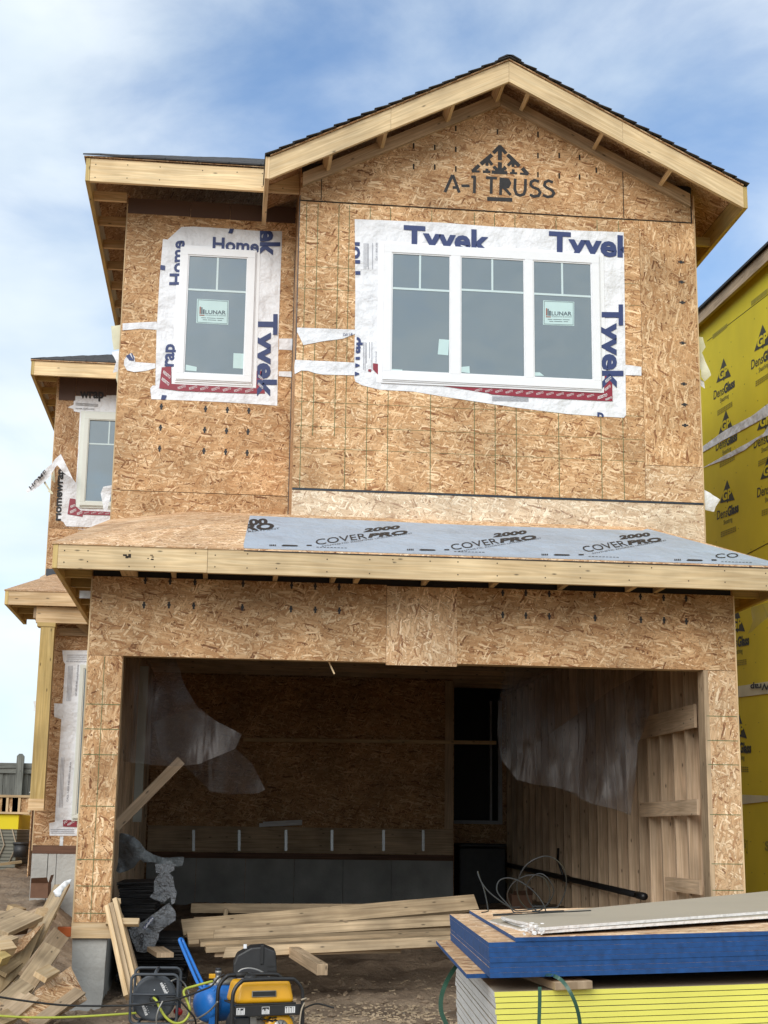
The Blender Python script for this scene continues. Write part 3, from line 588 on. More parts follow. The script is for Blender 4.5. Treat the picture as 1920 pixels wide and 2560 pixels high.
# underlayment, 4 mm above the boards
def mp_(k, x, y): return U(*zp(k, x, y), pl=PL)
ml = [mp_('M1', 62, 52), mp_('M1', 45, 130), mp_('M1', 22, 235), mp_('M1', 28, 250)]
c1m = c1+V((-.01, .012, 0)); bl_ = U(610, 1371, pl=PL)
mpoly = [bl_, V((bl_.x, YF-.043, ZF+.001)), V((c1m.x, YF-.043, ZF+.001)), H2+V((-.05, -.05, -.028)), mp_('M2', 870, 145), mp_('M2', 500, 135), mp_('M1', 1400, 110), mp_('M1', 700, 78), ml[0], ml[1], ml[2]]
mo = part('roof_underlayment', MB().prism([p+pn*.003 for p in mpoly], pn*.003, X, Y), 'mem')
m = MB()
UPR = pn.cross(X)*-1
if UPR.z < 0: UPR = -UPR
def cover(k, dx, dy, sx=1.):
    # lettering block laid out from the first full print, shifted along the eave
    def q(x, y): return mp_('M1', x, y)
    o = q(470, 230); t = mp_(k, dx, dy)
    R = lambda x, y: t+(q(x, y)-o)
    cl = ((-1, 0, -10),)
    for body, a, b, c, bold in (('COVER', (480, 238), (800, 196), (470, 202), 0.), ('PRO', (805, 192), (1050, 168), (816, 167), .05), ('2000', (775, 157), (1000, 135), (786, 135), .05), ('SYNTHETIC ROOFING UNDERLAYMENT', (515, 250), (1085, 166), (512, 243), 0.)):
        lettering(m, body, R(*a), R(*b), R(*c), bold, .009, face=pn)
cover('M1', 470, 230); cover('M1', 1325, 262)
cover('M2', 500, 275)
# the prints cut by the sheet's ends
lettering(m, 'PRO', mp_('M1', -50, 150), mp_('M1', 215, 136), mp_('M1', -46, 112), .05, .009, ((1, 0, .36),), pn)
lettering(m, '2000', mp_('M1', -60, 118), mp_('M1', 175, 106), mp_('M1', -60, 82), .05, .009, ((1, 0, .5),), pn)
lettering(m, 'UNDERLAYMENT', mp_('M1', -60, 170), mp_('M1', 250, 138), mp_('M1', -62, 160), 0., .009, ((1, 0, .34),), pn)
lettering(m, 'CO', mp_('M2', 1330, 320), mp_('M2', 1475, 315), mp_('M2', 1325, 292), 0., .009, face=pn)
for k, dx, dy in (('M1', 0, 0), ('M1', 865, 27), ('M2', 50, 58), ('M2', 885, 91)):
    for i in range(4):
        plate(m, [mp_(k, 185+dx+i*11, 236+dy), mp_(k, 192+dx+i*11, 236+dy), mp_(k, 192+dx+i*11, 245+dy), mp_(k, 185+dx+i*11, 245+dy)], pn, .009)
    for x0, x1_ in ((260, 365),):
        plate(m, [mp_(k, x0+dx, 243+dy), mp_(k, x0+12+dx, 237+dy), mp_(k, x1_-10+dx, 240+dy), mp_(k, x1_+dx, 244+dy), mp_(k, x1_+dx-8, 247+dy), mp_(k, x0+8+dx, 246+dy)], pn, .009)
    plate(m, [mp_(k, 418+dx, 238+dy), mp_(k, 450+dx, 238+dy), mp_(k, 450+dx, 244+dy), mp_(k, 418+dx, 244+dy)], pn, .009)
    for i in range(9): plate(m, [mp_(k, 480+dx+i*22, 251+dy+i*.7), mp_(k, 495+dx+i*22, 251+dy+i*.7), mp_(k, 495+dx+i*22, 253+dy+i*.7), mp_(k, 480+dx+i*22, 253+dy+i*.7)], pn, .009)
part('underlayment_print', m, 'blk', mo)
part('drip_line', MB().box(bl_.x, XFR, YF-.046, YF-.0425, ZF-.02, ZF-.003, X), 'blk')

# --- upper bay (right): sheathing panels, flashing line, pale band
ZS, ZG = 3.839, 6.612
xr0 = U(1597, 552, y=YB).x; zsp = U(1700, 1166, y=YB).z
part('bay_panel', MB().box(XB, xr0-.002, YB, YB+.011, ZS+.012, ZG-.004, X), 'osb')
part('bay_panel', MB().box(xr0+.001, XR, YB-.001, YB+.010, zsp+.002, ZG-.004, Z, Y), 'osb', label='tall corner sheathing panel with upright strands')
part('bay_panel', MB().box(xr0+.001, XR, YB-.001, YB+.010, ZS+.012, zsp-.002, X), 'osbp')
part('flashing', MB().box(XB, XR, YB-.006, YB+.011, ZS-.006, ZS+.007), 'flash')
part('band_panel', MB().box(XB, 3.0, YB+.001, YB+.012, 3.2, ZS-.009, X), 'osbb')
part('band_panel', MB().box(3.003, XR, YB+.002, YB+.013, 3.2, ZS-.009, X), 'osbb')
part('bay_side_wall', MB().box(XB, XB+.011, YB+.0125, YR, 3.5, 7.0, Z, X), 'osbw')
part('flashing', MB().box(XB-.003, XB+.003, YB-.003, YB+.06, 5.0, ZG+.05, Z), 'flash')
part('right_side_wall', MB().box(XR-.011, XR, YB+.0125, 9, 3.2, 6.9, Y), 'osbw')
part('edge_strip', MB().box(XR+.001, XR+.013, YB+.002, YB+.03, 3.3, 6.9, Z), 'lum')
m = MB()
for u in (791, 844): x = U(u, 700, y=YB).x; m.box(x-.003, x+.003, YB-.0012, YB, ZS+.5, ZG-.02)
for u in (752, 863, 916.5, 969, 1076, 1186, 1238, 1291, 1397, 1503, 1558): x = U(u, 1100, y=YB).x; m.box(x-.0028, x+.0028, YB-.0012, YB, ZS+.015, ZG-.02)
for v in (673, 728, 1010, 1070, 1125): z = U(900, v, y=YB).z; m.box(XB+.01, xr0-.01, YB-.0011, YB-.0001, z-.0015, z+.0015)
part('nailing_line', m, 'green')
m = MB()
for xx, yy in [(1508, 28), (1508, 368), (1512, 527), (1518, 690), (1520, 1013), (1530, 1340), (1535, 1505), (1540, 1670)]:
    p = U(*zp('WR', xx, yy), y=YB); m.box(p.x-.03, p.x+.03, YB-.0025, YB-.0012, p.z-.007, p.z+.007); m.box(p.x-.012, p.x+.012, YB-.0023, YB-.0012, p.z-.016, p.z+.016)
part('stamp_mark', m, 'blk')
# --- gable
XGM, ZGP, SL = 3.276, 7.94, .508
xg0, xg1, YG = 1.07, 5.50, .24
rk = lambda x: ZGP-SL*abs(x-XGM)
zc = ZG
gp = [V((XB+.005, YB-.004, zc+.004)), V((XR-.03, YB-.004, zc+.004)), V((XR-.03, YB-.004, rk(XR-.03)-.10)), V((XGM, YB-.004, ZGP-.10)), V((XB+.005, YB-.004, rk(XB+.005)-.10))]
part('gable_panel', MB().prism(gp, Y*.011, X), 'osb')
m = MB()
for xx, yy in [(128, 630), (219, 550), (219, 637), (310, 555), (310, 645), (128, 720), (219, 722), (310, 730), (490, 570), (665, 580), (757, 580), (757, 672), (665, 672), (845, 610), (845, 680), (665, 755), (757, 760), (845, 765), (917, 735)]:
    p = U(*zp('A2', xx, yy), y=YB-.004); m.box(p.x-.008, p.x+.008, YB-.0056, YB-.0042, p.z-.028, p.z+.028)
for u in (804, 1557): x = U(u, 450, y=YB).x; m.box(x-.004, x+.004, YB-.0053, YB-.004, zc+.01, rk(x)-.12)
m.box(XB+.005, XR-.03, YB-.007, YB-.0045, zc-.003, zc+.006)
part('stamp_mark', m, 'seam')
# stencilled maker's mark
m = MB(); nn = N_
def T_(x, y): return U(*zp('TR', x, y), y=YB-.004)
def stroke(pts, w=.026):
    for a, b in zip(pts, pts[1:]):
        p, q = T_(*a), T_(*b); d = (q-p).normalized(); s = d.cross(N_)*w/2
        plate(m, [p-s-d*w*.2, q-s+d*w*.2, q+s+d*w*.2, p+s-d*w*.2], N_, .001+random.uniform(0, .0006))
for a in [[(170, 722), (262, 512)], [(272, 512), (350, 728)], [(275, 668), (335, 668)], [(388, 645), (480, 648)], [(515, 530), (556, 530)], [(553, 530), (548, 735)], [(705, 540), (835, 548)], [(770, 550), (766, 742)],
          [(893, 550), (888, 758)], [(893, 555), (985, 565), (1008, 610), (985, 660), (895, 668)], [(930, 668), (1015, 760)], [(1078, 560), (1072, 690), (1095, 755), (1140, 772), (1190, 755), (1208, 700), (1212, 565)],
          [(1380, 590), (1330, 572), (1285, 595), (1278, 635), (1310, 665), (1375, 690), (1402, 730), (1380, 775), (1320, 785), (1275, 765)], [(1560, 600), (1510, 578), (1465, 600), (1455, 642), (1490, 672), (1550, 700), (1580, 740), (1555, 782), (1495, 790), (1445, 768)]]: stroke(a, .028)
stroke([(725, 815), (1030, 828)], .04); stroke([(905, 590), (975, 600)], .05); stroke([(905, 630), (975, 630)], .05)
for a, w in [([(880, 135), (800, 215)], .035), ([(880, 135), (955, 222)], .035), ([(880, 140), (880, 305)], .04), ([(880, 350), (878, 470)], .04), ([(770, 250), (640, 360)], .04), ([(985, 250), (1125, 385)], .04), ([(605, 385), (530, 455)], .035), ([(520, 460), (610, 460)], .022),
             ([(715, 300), (712, 380)], .03), ([(725, 300), (775, 370)], .03), ([(1050, 320), (1050, 395)], .03), ([(1040, 325), (988, 380)], .03), ([(1175, 425), (1235, 490)], .04), ([(1145, 488), (1245, 497)], .022), ([(665, 463), (750, 465)], .026), ([(712, 430), (712, 460)], .03),
             ([(782, 468), (968, 478)], .035), ([(805, 400), (865, 465)], .034), ([(950, 410), (890, 465)], .034), ([(1015, 480), (1098, 484)], .022), ([(1052, 440), (1052, 478)], .03)]: stroke(a, w)
part('stencil_mark', m, 'spray')
# gable roof: rake boards, lookouts, soffit, shingles
def rake(xa, xb, y0, y1, dz0, dz1, name, mt):
    p = [V((xa, y0, rk(xa)+dz0)), V((xb, y0, rk(xb)+dz0)), V((xb, y0, rk(xb)+dz1)), V((xa, y0, rk(xa)+dz1))]
    return part(name, MB().prism(p, Y*(y1-y0), (p[1]-p[0]), Y), mt)
xja, xjb = U(977, 330, y=YG).x, U(1557, 350, y=YG).x
for a, b in ((xg0, xja-.001), (xja+.001, XGM-.001), (XGM+.001, xjb-.001), (xjb+.001, xg1)):
    rake(a, b, YG-.002*(a > 3), YG+.038, -.215, -.004, 'rake_board', 'fasc')
for a, b in ((XB+.02, XGM-.002), (XGM+.002, XR-.04)): rake(a, b, YB-.044, YB-.006, -.235, -.105, 'rafter', 'lumd')
for sgn in (-1, 1):
    for t in ((.22, .95, 1.62) if sgn > 0 else (.06, .55, 1.2, 1.72)):
        x = XGM+sgn*t*.97; p = V((x, YG+.038, rk(x)-.14)); q = V((x, YB-.045, rk(x)-.14))
        part('lookout', MB().board(p, q, .038, .09, V((SL*sgn, 0, 1)).normalized()), 'lum')
for a, b in ((xg0, XGM), (XGM, xg1)):
    p = [V((a, YG-.02, rk(a))), V((b, YG-.02, rk(b))), V((b, 9, rk(b))), V((a, 9, rk(a)))]
    part('roof_sheathing', MB().prism(p, Z*.012, p[1]-p[0], Y), 'osbw')
# shingle courses: overlapping tabs stepping down each slope
def courses(name, ridge0, ridge1, down, n, ex, mt='shin', jag=.012):
    m = MB(); nrm = (ridge1-ridge0).cross(down).normalized()
    if nrm.z < 0: nrm = -nrm
    for k in range(n):
        a0, a1 = ridge0+down*(k*ex), ridge1+down*(k*ex); d2 = down*(ex*1.08)
        j = random.uniform(0, jag)
        m.prism([a0+nrm*.003, a1+nrm*.003, a1+d2+nrm*(.012+j), a0+d2+nrm*(.012+j)], nrm*.006, ridge1-ridge0, down)
    return m
for sgn, xe in ((-1, xg0-.03), (1, xg1+.03)):
    dn_ = V((sgn, 0, -SL)).normalized(); L_ = (abs(xe-XGM))*math.sqrt(1+SL*SL); n = int(L_/.14)
    off = V((0, 0, .012))
    part('shingles', courses('s', V((XGM, YG-.05, ZGP))+off, V((XGM, 9, ZGP))+off, dn_, n+1, L_/(n+1)), 'shin')
part('ridge_cap', MB().prism([V((XGM-.11, YG-.055, rk(XGM-.11)+.034)), V((XGM, YG-.055, ZGP+.034)), V((XGM+.11, YG-.055, rk(XGM+.11)+.034)), V((XGM+.11, YG-.055, rk(XGM+.11)+.046)), V((XGM+.03, YG-.055, ZGP+.034)), V((XGM-.03, YG-.055, ZGP+.034)), V((XGM-.11, YG-.055, rk(XGM-.11)+.046))], Y*9, Y, X), 'shinb')
# eave returns of the gable roof
part('fascia_board', MB().box(xg1+.001, xg1+.04, YG, 9, rk(xg1)-.215, rk(xg1)-.004, Y), 'lumy')
part('fascia_board', MB().box(xg0-.04, xg0-.001, YG-.002, 1.3, rk(xg0)-.215, rk(xg0)-.004, Y), 'lum')
for k in range(7): part('lookout', MB().box(XR+.014, xg1, 1.2+k*.6, 1.24+k*.6, rk(xg1)-.2, rk(xg1)-.11, X), 'lumy')
# --- recessed wall (left)
xw0 = -.272; ZRS = 3.934
part('recess_panel', MB().box(xw0, XB-.001, YR, YR+.011, 3.3, ZRS-.003, X), 'osb')
part('recess_panel', MB().box(xw0, XB-.001, YR, YR+.011, ZRS+.003, 6.8, X), 'osb')
part('edge_strip', MB().box(xw0-.011, xw0-.001, YR+.002, YR+.03, 3.3, 6.8, Z), 'lum')
part('left_side_wall', MB().box(xw0, xw0+.011, YR+.0125, 7.4, 3.2, 6.9, Y), 'osbw')
part('flashing', MB().box(XB-.006, XB-.0005, YR-.03, YR-.002, 3.7, 6.4, Z), 'flash')
m = MB()
for dy in (0, 91, 182):
    for xx, yy in ((697, 547), (888, 557), (982, 561), (1075, 565)):
        p = U(*zp('A3', xx-dy*.04, yy+dy), y=YR); m.box(p.x-.009, p.x+.009, YR-.0015, YR-.0002, p.z-.03, p.z+.03); m.box(p.x-.016, p.x+.016, YR-.0013, YR-.0002, p.z-.008, p.z+.012)
part('stamp_mark', m, 'blk')
xs_ = [xw0, U(*zp('A1', 825, 900), y=YR).x, U(*zp('A1', 995, 920), y=YR).x, XB-.007]
for i in range(3):
    za = U(*zp('A1', (548, 825, 995)[i], (920, 938, 945)[i]), y=YR-.004).z
    part('builders_paper', MB().box(xs_[i]+.002, xs_[i+1]-.002, YR-.004-.001*i, YR-.001, za-.01*(i == 2), 6.86, X), 'paper')
part('seam_light_stop', MB().box(xw0+.012, XB, YR+.0125, YR+.03, 3.3, 6.8), 'dark')  # dark sheets added to stop light showing through the panel seams
part('seam_light_stop', MB().box(XB+.012, XR-.012, YB+.0135, YB+.03, 3.3, 7.0), 'dark')
# eave
YEv, ZEv, ZEb, XEv = .909, 7.0, 6.767, -.597
part('fascia_board', MB().box(XEv, XB-.002, YEv-.04, YEv, ZEb, ZEv-.004, X), 'fasc', bev=.003)
part('fascia_board', MB().box(XEv-.04, XEv-.001, YEv-.045, 7.2, ZEb, ZEv-.002, Y), 'lumy', bev=.003)
for k in range(9): part('lookout', MB().box(XEv, xw0-.012, 1.35+k*.6, 1.388+k*.6, ZEb+.03, ZEb+.12, X), 'lum')
e0, e1 = V((XEv-.06, YEv-.06, ZEv)), V((XB+.3, YEv-.06, ZEv))
part('roof_sheathing', MB().prism([e0, e1, V((XB+.3, 3.9, 8.55)), V((2.35, 3.9, 8.55))], Z*.011, X, Y), 'osbw')
part('roof_sheathing', MB().prism([e0, V((XEv-.06, 7.2, ZEv)), V((2.35, 7.2, 8.55)), V((2.35, 3.9, 8.55))], Z*.011, Y, X), 'osbw')
m = MB(); s_ = V((0, 1, .516)).normalized()
for k in range(12):
    a = e0+V((.14*k*.95-.01, 0, .012))+V((0, .14*k*s_.y, .14*k*s_.z))-V((0, .015, 0)); b = V((XB+.3, a.y, a.z)); up = s_*.15
    m.prism([a, b, b+up+V((0, 0, .004)), a+up+V((.13, 0, .004))], Z*(.010+random.uniform(0, .007)), X, Y)
part('shingles', m, 'shin')
# --- rear left part of the house: upper wall, its eave, and the lower bay
YU = 7.4; xu = -1.57
part('rear_panel', MB().box(xu, xw0+.1, YU, YU+.011, 3.2, 4.75, X), 'osbw')
part('rear_panel', MB().box(xu, xw0+.1, YU, YU+.011, 4.756, 6.9, Z, Y), 'osbw')
part('rear_side_wall', MB().box(xu, xu+.011, YU+.0125, 11, -.3, 6.9, Y), 'osbw')
part('edge_strip', MB().box(xu-.011, xu-.001, YU+.001, YU+.03, 3.2, 6.9, Z), 'lum')
ye, ze, zb_, xe = 7.0, 6.93, 6.735, -1.84
part('fascia_board', MB().box(xe, xw0+.05, ye-.04, ye, zb_, ze-.003, X), 'fasc')
part('fascia_board', MB().box(xe-.04, xe-.001, ye-.045, 11, zb_, ze-.002, Y), 'lumy')
for k in range(6): part('lookout', MB().box(xe, xu-.012, 7.3+k*.6, 7.338+k*.6, zb_+.03, zb_+.12, X), 'lumy')
q = [V((xe-.05, ye-.06, ze)), V((1.5, ye-.06, ze)), V((1.5, 9, ze+.9)), V((.3, 9, ze+.9))]
part('roof_sheathing', MB().prism(q, Z*.012, X, Y), 'osbw'); part('roof_sheathing', MB().prism([q[0], q[3], V((.3, 11, ze+.9)), V((xe-.05, 11, ze))], Z*.012, Y, X), 'osbw')
m = MB()
for k in range(14):
    a = q[0]+V((.155*k, .135*k, .06*k+.013)); b = V((1.5, a.y, a.z)); up = V((0, .15, .067))
    m.prism([a, b, b+up+Z*.004, a+up+V((.15, 0, .004))], Z*(.012+random.uniform(0, .006)), X, Y)
part('shingles', m, 'shin')
for a, b, z in ((U(*zp('RW', 462, 380), y=YU).x, U(*zp('RW', 650, 380), y=YU).x, U(*zp('RW', 460, 645), y=YU).z), (U(*zp('RW', 655, 380), y=YU).x, U(*zp('RW', 1005, 400), y=YU).x, U(*zp('RW', 800, 600), y=YU).z), (U(*zp('RW', 1008, 400), y=YU).x, xw0+.05, U(*zp('RW', 1050, 590), y=YU).z)):
    part('builders_paper', MB().box(a, b, YU-.010, YU-.006, z, 6.9, X), 'paper')
# lower bay
YL = 4.9; xl = -1.22
part('lower_panel', MB().box(xl, XL-.02, YL, YL+.011, 1.02, 3.3, X), 'osbw')
zl0 = U(100, 2113, y=YL).z; zl1 = U(100, 2134, y=YL).z
part('lower_panel', MB().box(xl, XL-.02, YL, YL+.011, zl0, 1.015, X), 'osbw')
part('lower_side_wall', MB().box(xl, xl+.011, YL+.0125, YU, zl1, 3.4, Y), 'osbw')
part('edge_strip', MB().box(xl-.011, xl-.001, YL+.001, YL+.02, zl0-.06, 3.2, Z), 'lum')
part('rim_board', MB().box(xl, XL-.02, YL-.004, YL+.03, zl1, zl0-.002, X), 'trt')
xq = U(*zp('L3', 490, 1300), y=YL).x
for a, b in ((xl, xq), (xq+.008, U(*zp('L3', 580, 1300), y=YL).x), (U(*zp('L3', 580, 1300), y=YL).x+.006, XL-.02)):
    part('concrete_wall', MB().box(a, b, YL-.012, YL+.2, -.6, zl1-.002), 'conc')
part('concrete_wall', MB().box(xl+.002, xl+.2, YL+.2, YU+.5, -.6, zl1-.002), 'conc')
a = U(*zp('L3', 641, 1000), y=YL); b = U(*zp('L3', 641, 1095), y=YL)
part('hold_down_strap', MB().box(a.x-.018, a.x+.018, YL-.008, YL-.004, b.z, a.z), 'gal')
yf = 4.5; f0, f1 = U(*zp('LL', 105, 335), y=yf), U(*zp('LL', 110, 497), y=yf)
part('fascia_board', MB().box(f0.x, XL, yf-.04, yf, f1.z, f0.z-.004, X), 'lum')
part('fascia_board', MB().box(f0.x-.04, f0.x-.001, yf-.042, 6.1, f1.z, f0.z-.002, Y), 'lumy')
for k in range(3): part('lookout', MB().box(f0.x, xl-.02, 4.75+k*.5, 4.79+k*.5, f1.z+.02, f1.z+.11, X), 'lumy')
q = [V((f0.x-.05, yf-.05, f0.z)), V((XL, yf-.05, f0.z)), V((XL, YU-.01, 4.13)), V((xu+.1, YU-.01, 4.13))]
part('roof_sheathing', MB().prism(q, Z*-.012, X, Y), 'deck'); part('roof_sheathing', MB().prism([q[0], q[3], V((xu+.1, 8.5, 4.1)), V((f0.x-.05, 6.5, f0.z))], Z*-.012, Y, X), 'deck')
part('flashing', MB().box(xu, xw0, YU-.014, YU-.004, 4.08, 4.2), 'flash')
a, b = U(*zp('LL', 455, 225), y=YU-.2), U(*zp('LL', 520, 190), y=YU-.2)
part('roof_block', MB().board(a, b, .3, .05, V((0, -.3, 1))), 'lumd')
b0, b1 = U(*zp('LL', 405, 515), y=yf+.05), U(*zp('LL', 405, 690), y=yf+.05)
part('porch_beam', MB().box(b0.x, XL-.03, yf+.05, yf+.14, b1.z, f1.z-.002, X), 'lum')
part('porch_beam', MB().box(b0.x-.03, b0.x-.001, yf+.052, YL+.3, b1.z+.05, f1.z-.004, Y), 'lumd')
p0, p1 = U(*zp('LL', 450, 740), y=yf+.02), U(*zp('LL', 603, 740), y=yf+.02)
pb = U(*zp('L3', 380, 720), y=yf+.02)
po = part('porch_post', MB().box(p0.x, p1.x, yf+.02, yf+.16, pb.z, b1.z-.05, Z), 'lumy')
part('post_cap', MB().box(p0.x-.04, p1.x+.01, yf+.01, yf+.17, b1.z-.048, b1.z-.002, X), 'lumy', po)
zz = U(*zp('L3', 380, 610), y=yf).z
part('post_base', MB().box(p0.x-.012, p1.x+.004, yf, yf+.019, pb.z-.01, zz, X), 'lum', po)
part('blocking_board', MB().box(p1.x+.02, XL-.04, YL-.045, YL-.001, b1.z-.10, b1.z-.012, X), 'lumd')
a, b = U(*zp('LL', 860, 690), y=YL-.3), U(*zp('LL', 990, 800), y=YL-.1)
part('diagonal_brace', MB().board(a, b, .07, .03, N_), 'lumd')
a, b = U(*zp('LL', 935, 340), y=.3), U(*zp('LL', 1015, 425), y=.3)
part('truss_plate', MB().box(XL-.13, XL-.015, .300, .303, b.z, a.z), 'gal')

# --- windows and house wrap
def window(k, y, frame, glass, sill, muntins, fr='vinyl', proud=.035, gback=.018, nailfin=None, stickers=(), logo=None):
    """frame outline and glass outlines are fitted as upright rectangles on the wall plane"""
    F = Q(k, frame, y=y-proud) if not isinstance(k, (list, tuple)) else [U(*zp(kk, *p), y=y-proud) for kk, p in zip(k, frame)]
    x0, x1_ = (F[0].x+F[3].x)/2, (F[1].x+F[2].x)/2; z1, z0 = (F[0].z+F[1].z)/2, (F[2].z+F[3].z)/2
    G = []
    for kk, gl in glass:
        p = [U(*zp(a, *b), y=y-proud+.004) for a, b in zip(kk, gl)]
        G.append(((p[0].x+p[3].x)/2, (p[1].x+p[2].x)/2, (p[2].z+p[3].z)/2, (p[0].z+p[1].z)/2))
    G = [(a, b, G[0][2], G[0][3]) for a, b, c, d in G] if len(G) > 1 else G
    m = MB(); zt, zb = G[0][3], G[0][2]
    m.box(x0, x1_, y-proud, y-.004, zt, z1, X); m.box(x0, x1_, y-proud, y-.004, z0, zb, X)
    e = [x0]+[q for g_ in G for q in g_[:2]]+[x1_]
    for i in range(0, len(e), 2): m.box(e[i], e[i+1], y-proud, y-.004, zb, zt, Z)
    # stepped outer bead
    for (a, b, c, d) in ((x0-.012, x0, z0-.012, z1+.012), (x1_, x1_+.012, z0-.012, z1+.012)): m.box(a, b, y-proud*.55, y-.004, c, d, Z)
    m.box(x0, x1_, y-proud*.55, y-.004, z1, z1+.012, X); m.box(x0, x1_, y-proud*.75, y-.004, z0-.012, z0, X); m.box(x0-.012, x1_+.012, y-proud*.5, y-.004, z0-.03, z0-.0125, X)
    for (a, b, c, d) in G:       # inner glazing bead
        m.box(a, a+.012, y-proud+.008, y-.004, c, d, Z); m.box(b-.012, b, y-proud+.008, y-.004, c, d, Z); m.box(a+.012, b-.012, y-proud+.008, y-.004, c, c+.012, X); m.box(a+.012, b-.012, y-proud+.008, y-.004, d-.012, d, X)
    if nailfin:
        P = [U(*zp(a, *b), y=y-.004) for a, b in zip(*nailfin)]
        m.box(min(P[0].x, P[3].x), max(P[1].x, P[2].x), y-.0085, y-.0045, (P[2].z+P[3].z)/2, (P[0].z+P[1].z)/2, X)
    w = part('window', m, fr, bev=.002)
    yg = y-gback
    for (a, b, c, d) in G: part('pane', MB().box(a+.0125, b-.0125, yg, yg+.004, c+.0125, d-.0125), 'glass', w)
    m = MB()
    for (kk, h0, h1, v0, v1), (a, b, c, d) in zip(muntins, G):
        zz = (U(*zp(kk[0], *h0), y=yg).z+U(*zp(kk[1], *h1), y=yg).z)/2; xx = U(*zp(kk[2], *v0), y=yg).x
        m.box(a+.013, b-.013, yg-.004, yg-.001, zz-.010, zz+.010, X); m.box(xx-.009, xx+.009, yg-.0042, yg-.0012, zz+.010, d-.013, Z)
    part('muntin', m, 'mun', w)
    if stickers:
        m = MB()
        for kk, pts in stickers: plate(m, Q(kk, pts, y=yg), N_, .0012)
        part('sticker', m, 'stick', w)
    if logo:
        P = Q(logo[0], logo[1], y=yg); o, ex, ez = P[3], P[2]-P[3], P[0]-P[3]
        plate(mm := MB(), P, N_, .0012); st = part('sticker', mm, 'stick', w)
        q = lambda a, b: o+ex*a+ez*b
        m = MB()
        for (a, b, c, d) in ((.03, .97, .03, .045), (.03, .97, .955, .97)): plate(m, [q(a, c), q(b, c), q(b, d), q(a, d)], N_, .003, .0006)
        for (a, b, c, d) in ((.03, .042, .03, .97), (.958, .97, .03, .97)): plate(m, [q(a, c), q(b, c), q(b, d), q(a, d)], N_, .0032, .0006)
        lettering(m, 'LUNAR', q(.27, .40), q(.92, .42), q(.27, .56), .03, .003, face=N_)
        lettering(m, 'WINDOWS & DOORS', q(.27, .32), q(.92, .34), q(.27, .37), 0, .003, face=N_)
        for a, b, c in ((.15, .30, .22), (.33, .60, .225), (.63, .85, .23), (.20, .33, .14), (.36, .62, .145), (.66, .80, .15)): plate(m, [q(a, c), q(b, c), q(b, c+.02), q(a, c+.02)], N_, .003, .0006)
        for a, b, c, d in ((.14, .18, .38, .66), (.19, .25, .38, .58)): plate(m, [q(a, c), q(b, c), q(b, d), q(a, d)], N_, .003, .0006)
        part('sticker_print', m, 'stink', w)
        m = MB()
        for a, b, c, d in ((.09, .13, .38, .68), (.09, .25, .31, .35)): plate(m, [q(a, c), q(b, c), q(b, d), q(a, d)], N_, .003, .0006)
        part('sticker_print', m, 'stor', w)
    return w
def wrapsheet(pts, y, lift, amp=.004, seed=0, mt='wrap', parent=H, name='house_wrap', cell=.06, label=None):
    o = part(name, cloth(pts, N_, cell, amp, 4., lift, seed), mt, parent); 
    if label and parent is H: o['label'] = label
    return o
W4 = ('W1',)*4
def Wl(k, pts, y): return [U(*zp(k, *p), y=y) for p in pts]
def mix(pts, y): return [U(*zp(k, a, b), y=y) for k, a, b in pts]
def tapewords(m, k0, a, b, h, n, y, eps):
    p, q = U(*zp(k0[0], *a), y=y), U(*zp(k0[1], *b), y=y)
    for i in range(n):
        t0, t1 = (i+.12)/n, (i+.80)/n; c = p.lerp(q, t0); d = p.lerp(q, t1)
        lettering(m, 'RESISTO', c, d+Z*h*.55, c+Z*h*.5-X*h*.12, .0, eps, face=N_)
# recessed wall's window
w1 = wrapsheet(Wl('W1', [(600, 95), (700, 92), (900, 103), (1275, 130), (1470, 132), (1455, 560), (1440, 960), (1428, 1640), (1300, 1630), (1010, 1612), (700, 1596), (340, 1583), (330, 1490), (350, 1465), (375, 1465), (385, 1000), (410, 560), (440, 200), (480, 205), (540, 150)], YR), YR, .002, seed=1, label='white house wrap with navy lettering round the left upper window')
m = MB(); y = YR
lettering(m, 'Tyvek', *Wl('W1', [(1258, 848), (1248, 1575), (1434, 850)], y), .035, .010, ((0, 1, .02),), N_)
lettering(m, 'ek', *Wl('W1', [(1262, 118), (1262, 352), (1456, 120)], y), .035, .010, ((0, 1, .08), (1, 0, .06)), N_)
lettering(m, 'Home', *Wl('W1', [(868, 292), (1268, 318), (872, 180)], y), .03, .010, face=N_)
lettering(m, 'Home', *Wl('W1', [(605, 598), (625, 215), (490, 598)], y), .03, .010, face=N_)
lettering(m, 'rap', *Wl('W1', [(530, 1305), (540, 1110), (415, 1300)], y), .03, .010, face=N_)
for q in ([(1018, 112), (1055, 112), (1040, 155), (1003, 152)], [(420, 425), (460, 432), (458, 472), (416, 465)], [(432, 1548), (474, 1552), (460, 1590), (422, 1588)]): plate(m, Wl('W1', q, y), N_, .009)
part('wrap_print', m, 'ink', w1)
part('flashing_tape', plate(MB(), Wl('W1', [(430, 1310), (512, 1303), (514, 1452), (1246, 1492), (1250, 1340), (1296, 1342), (1322, 1537), (1130, 1536), (580, 1513), (408, 1490)], y), N_, .0085, .001), 'tape', w1)
m = MB(); tapewords(m, ('W1', 'W1'), (560, 1500), (1240, 1535), .05, 7, y, .0115)
for a, b, c in (((428, 1420), (490, 1470), (436, 1395)), ((440, 1360), (500, 1410), (448, 1335)), ((1260, 1460), (1300, 1500), (1268, 1440)), ((1262, 1390), (1300, 1425), (1268, 1372))): lettering(m, 'RESISTO', *Wl('W1', [a, b, c], y), .02, .0115, face=N_)
part('tape_print', m, 'white', w1)
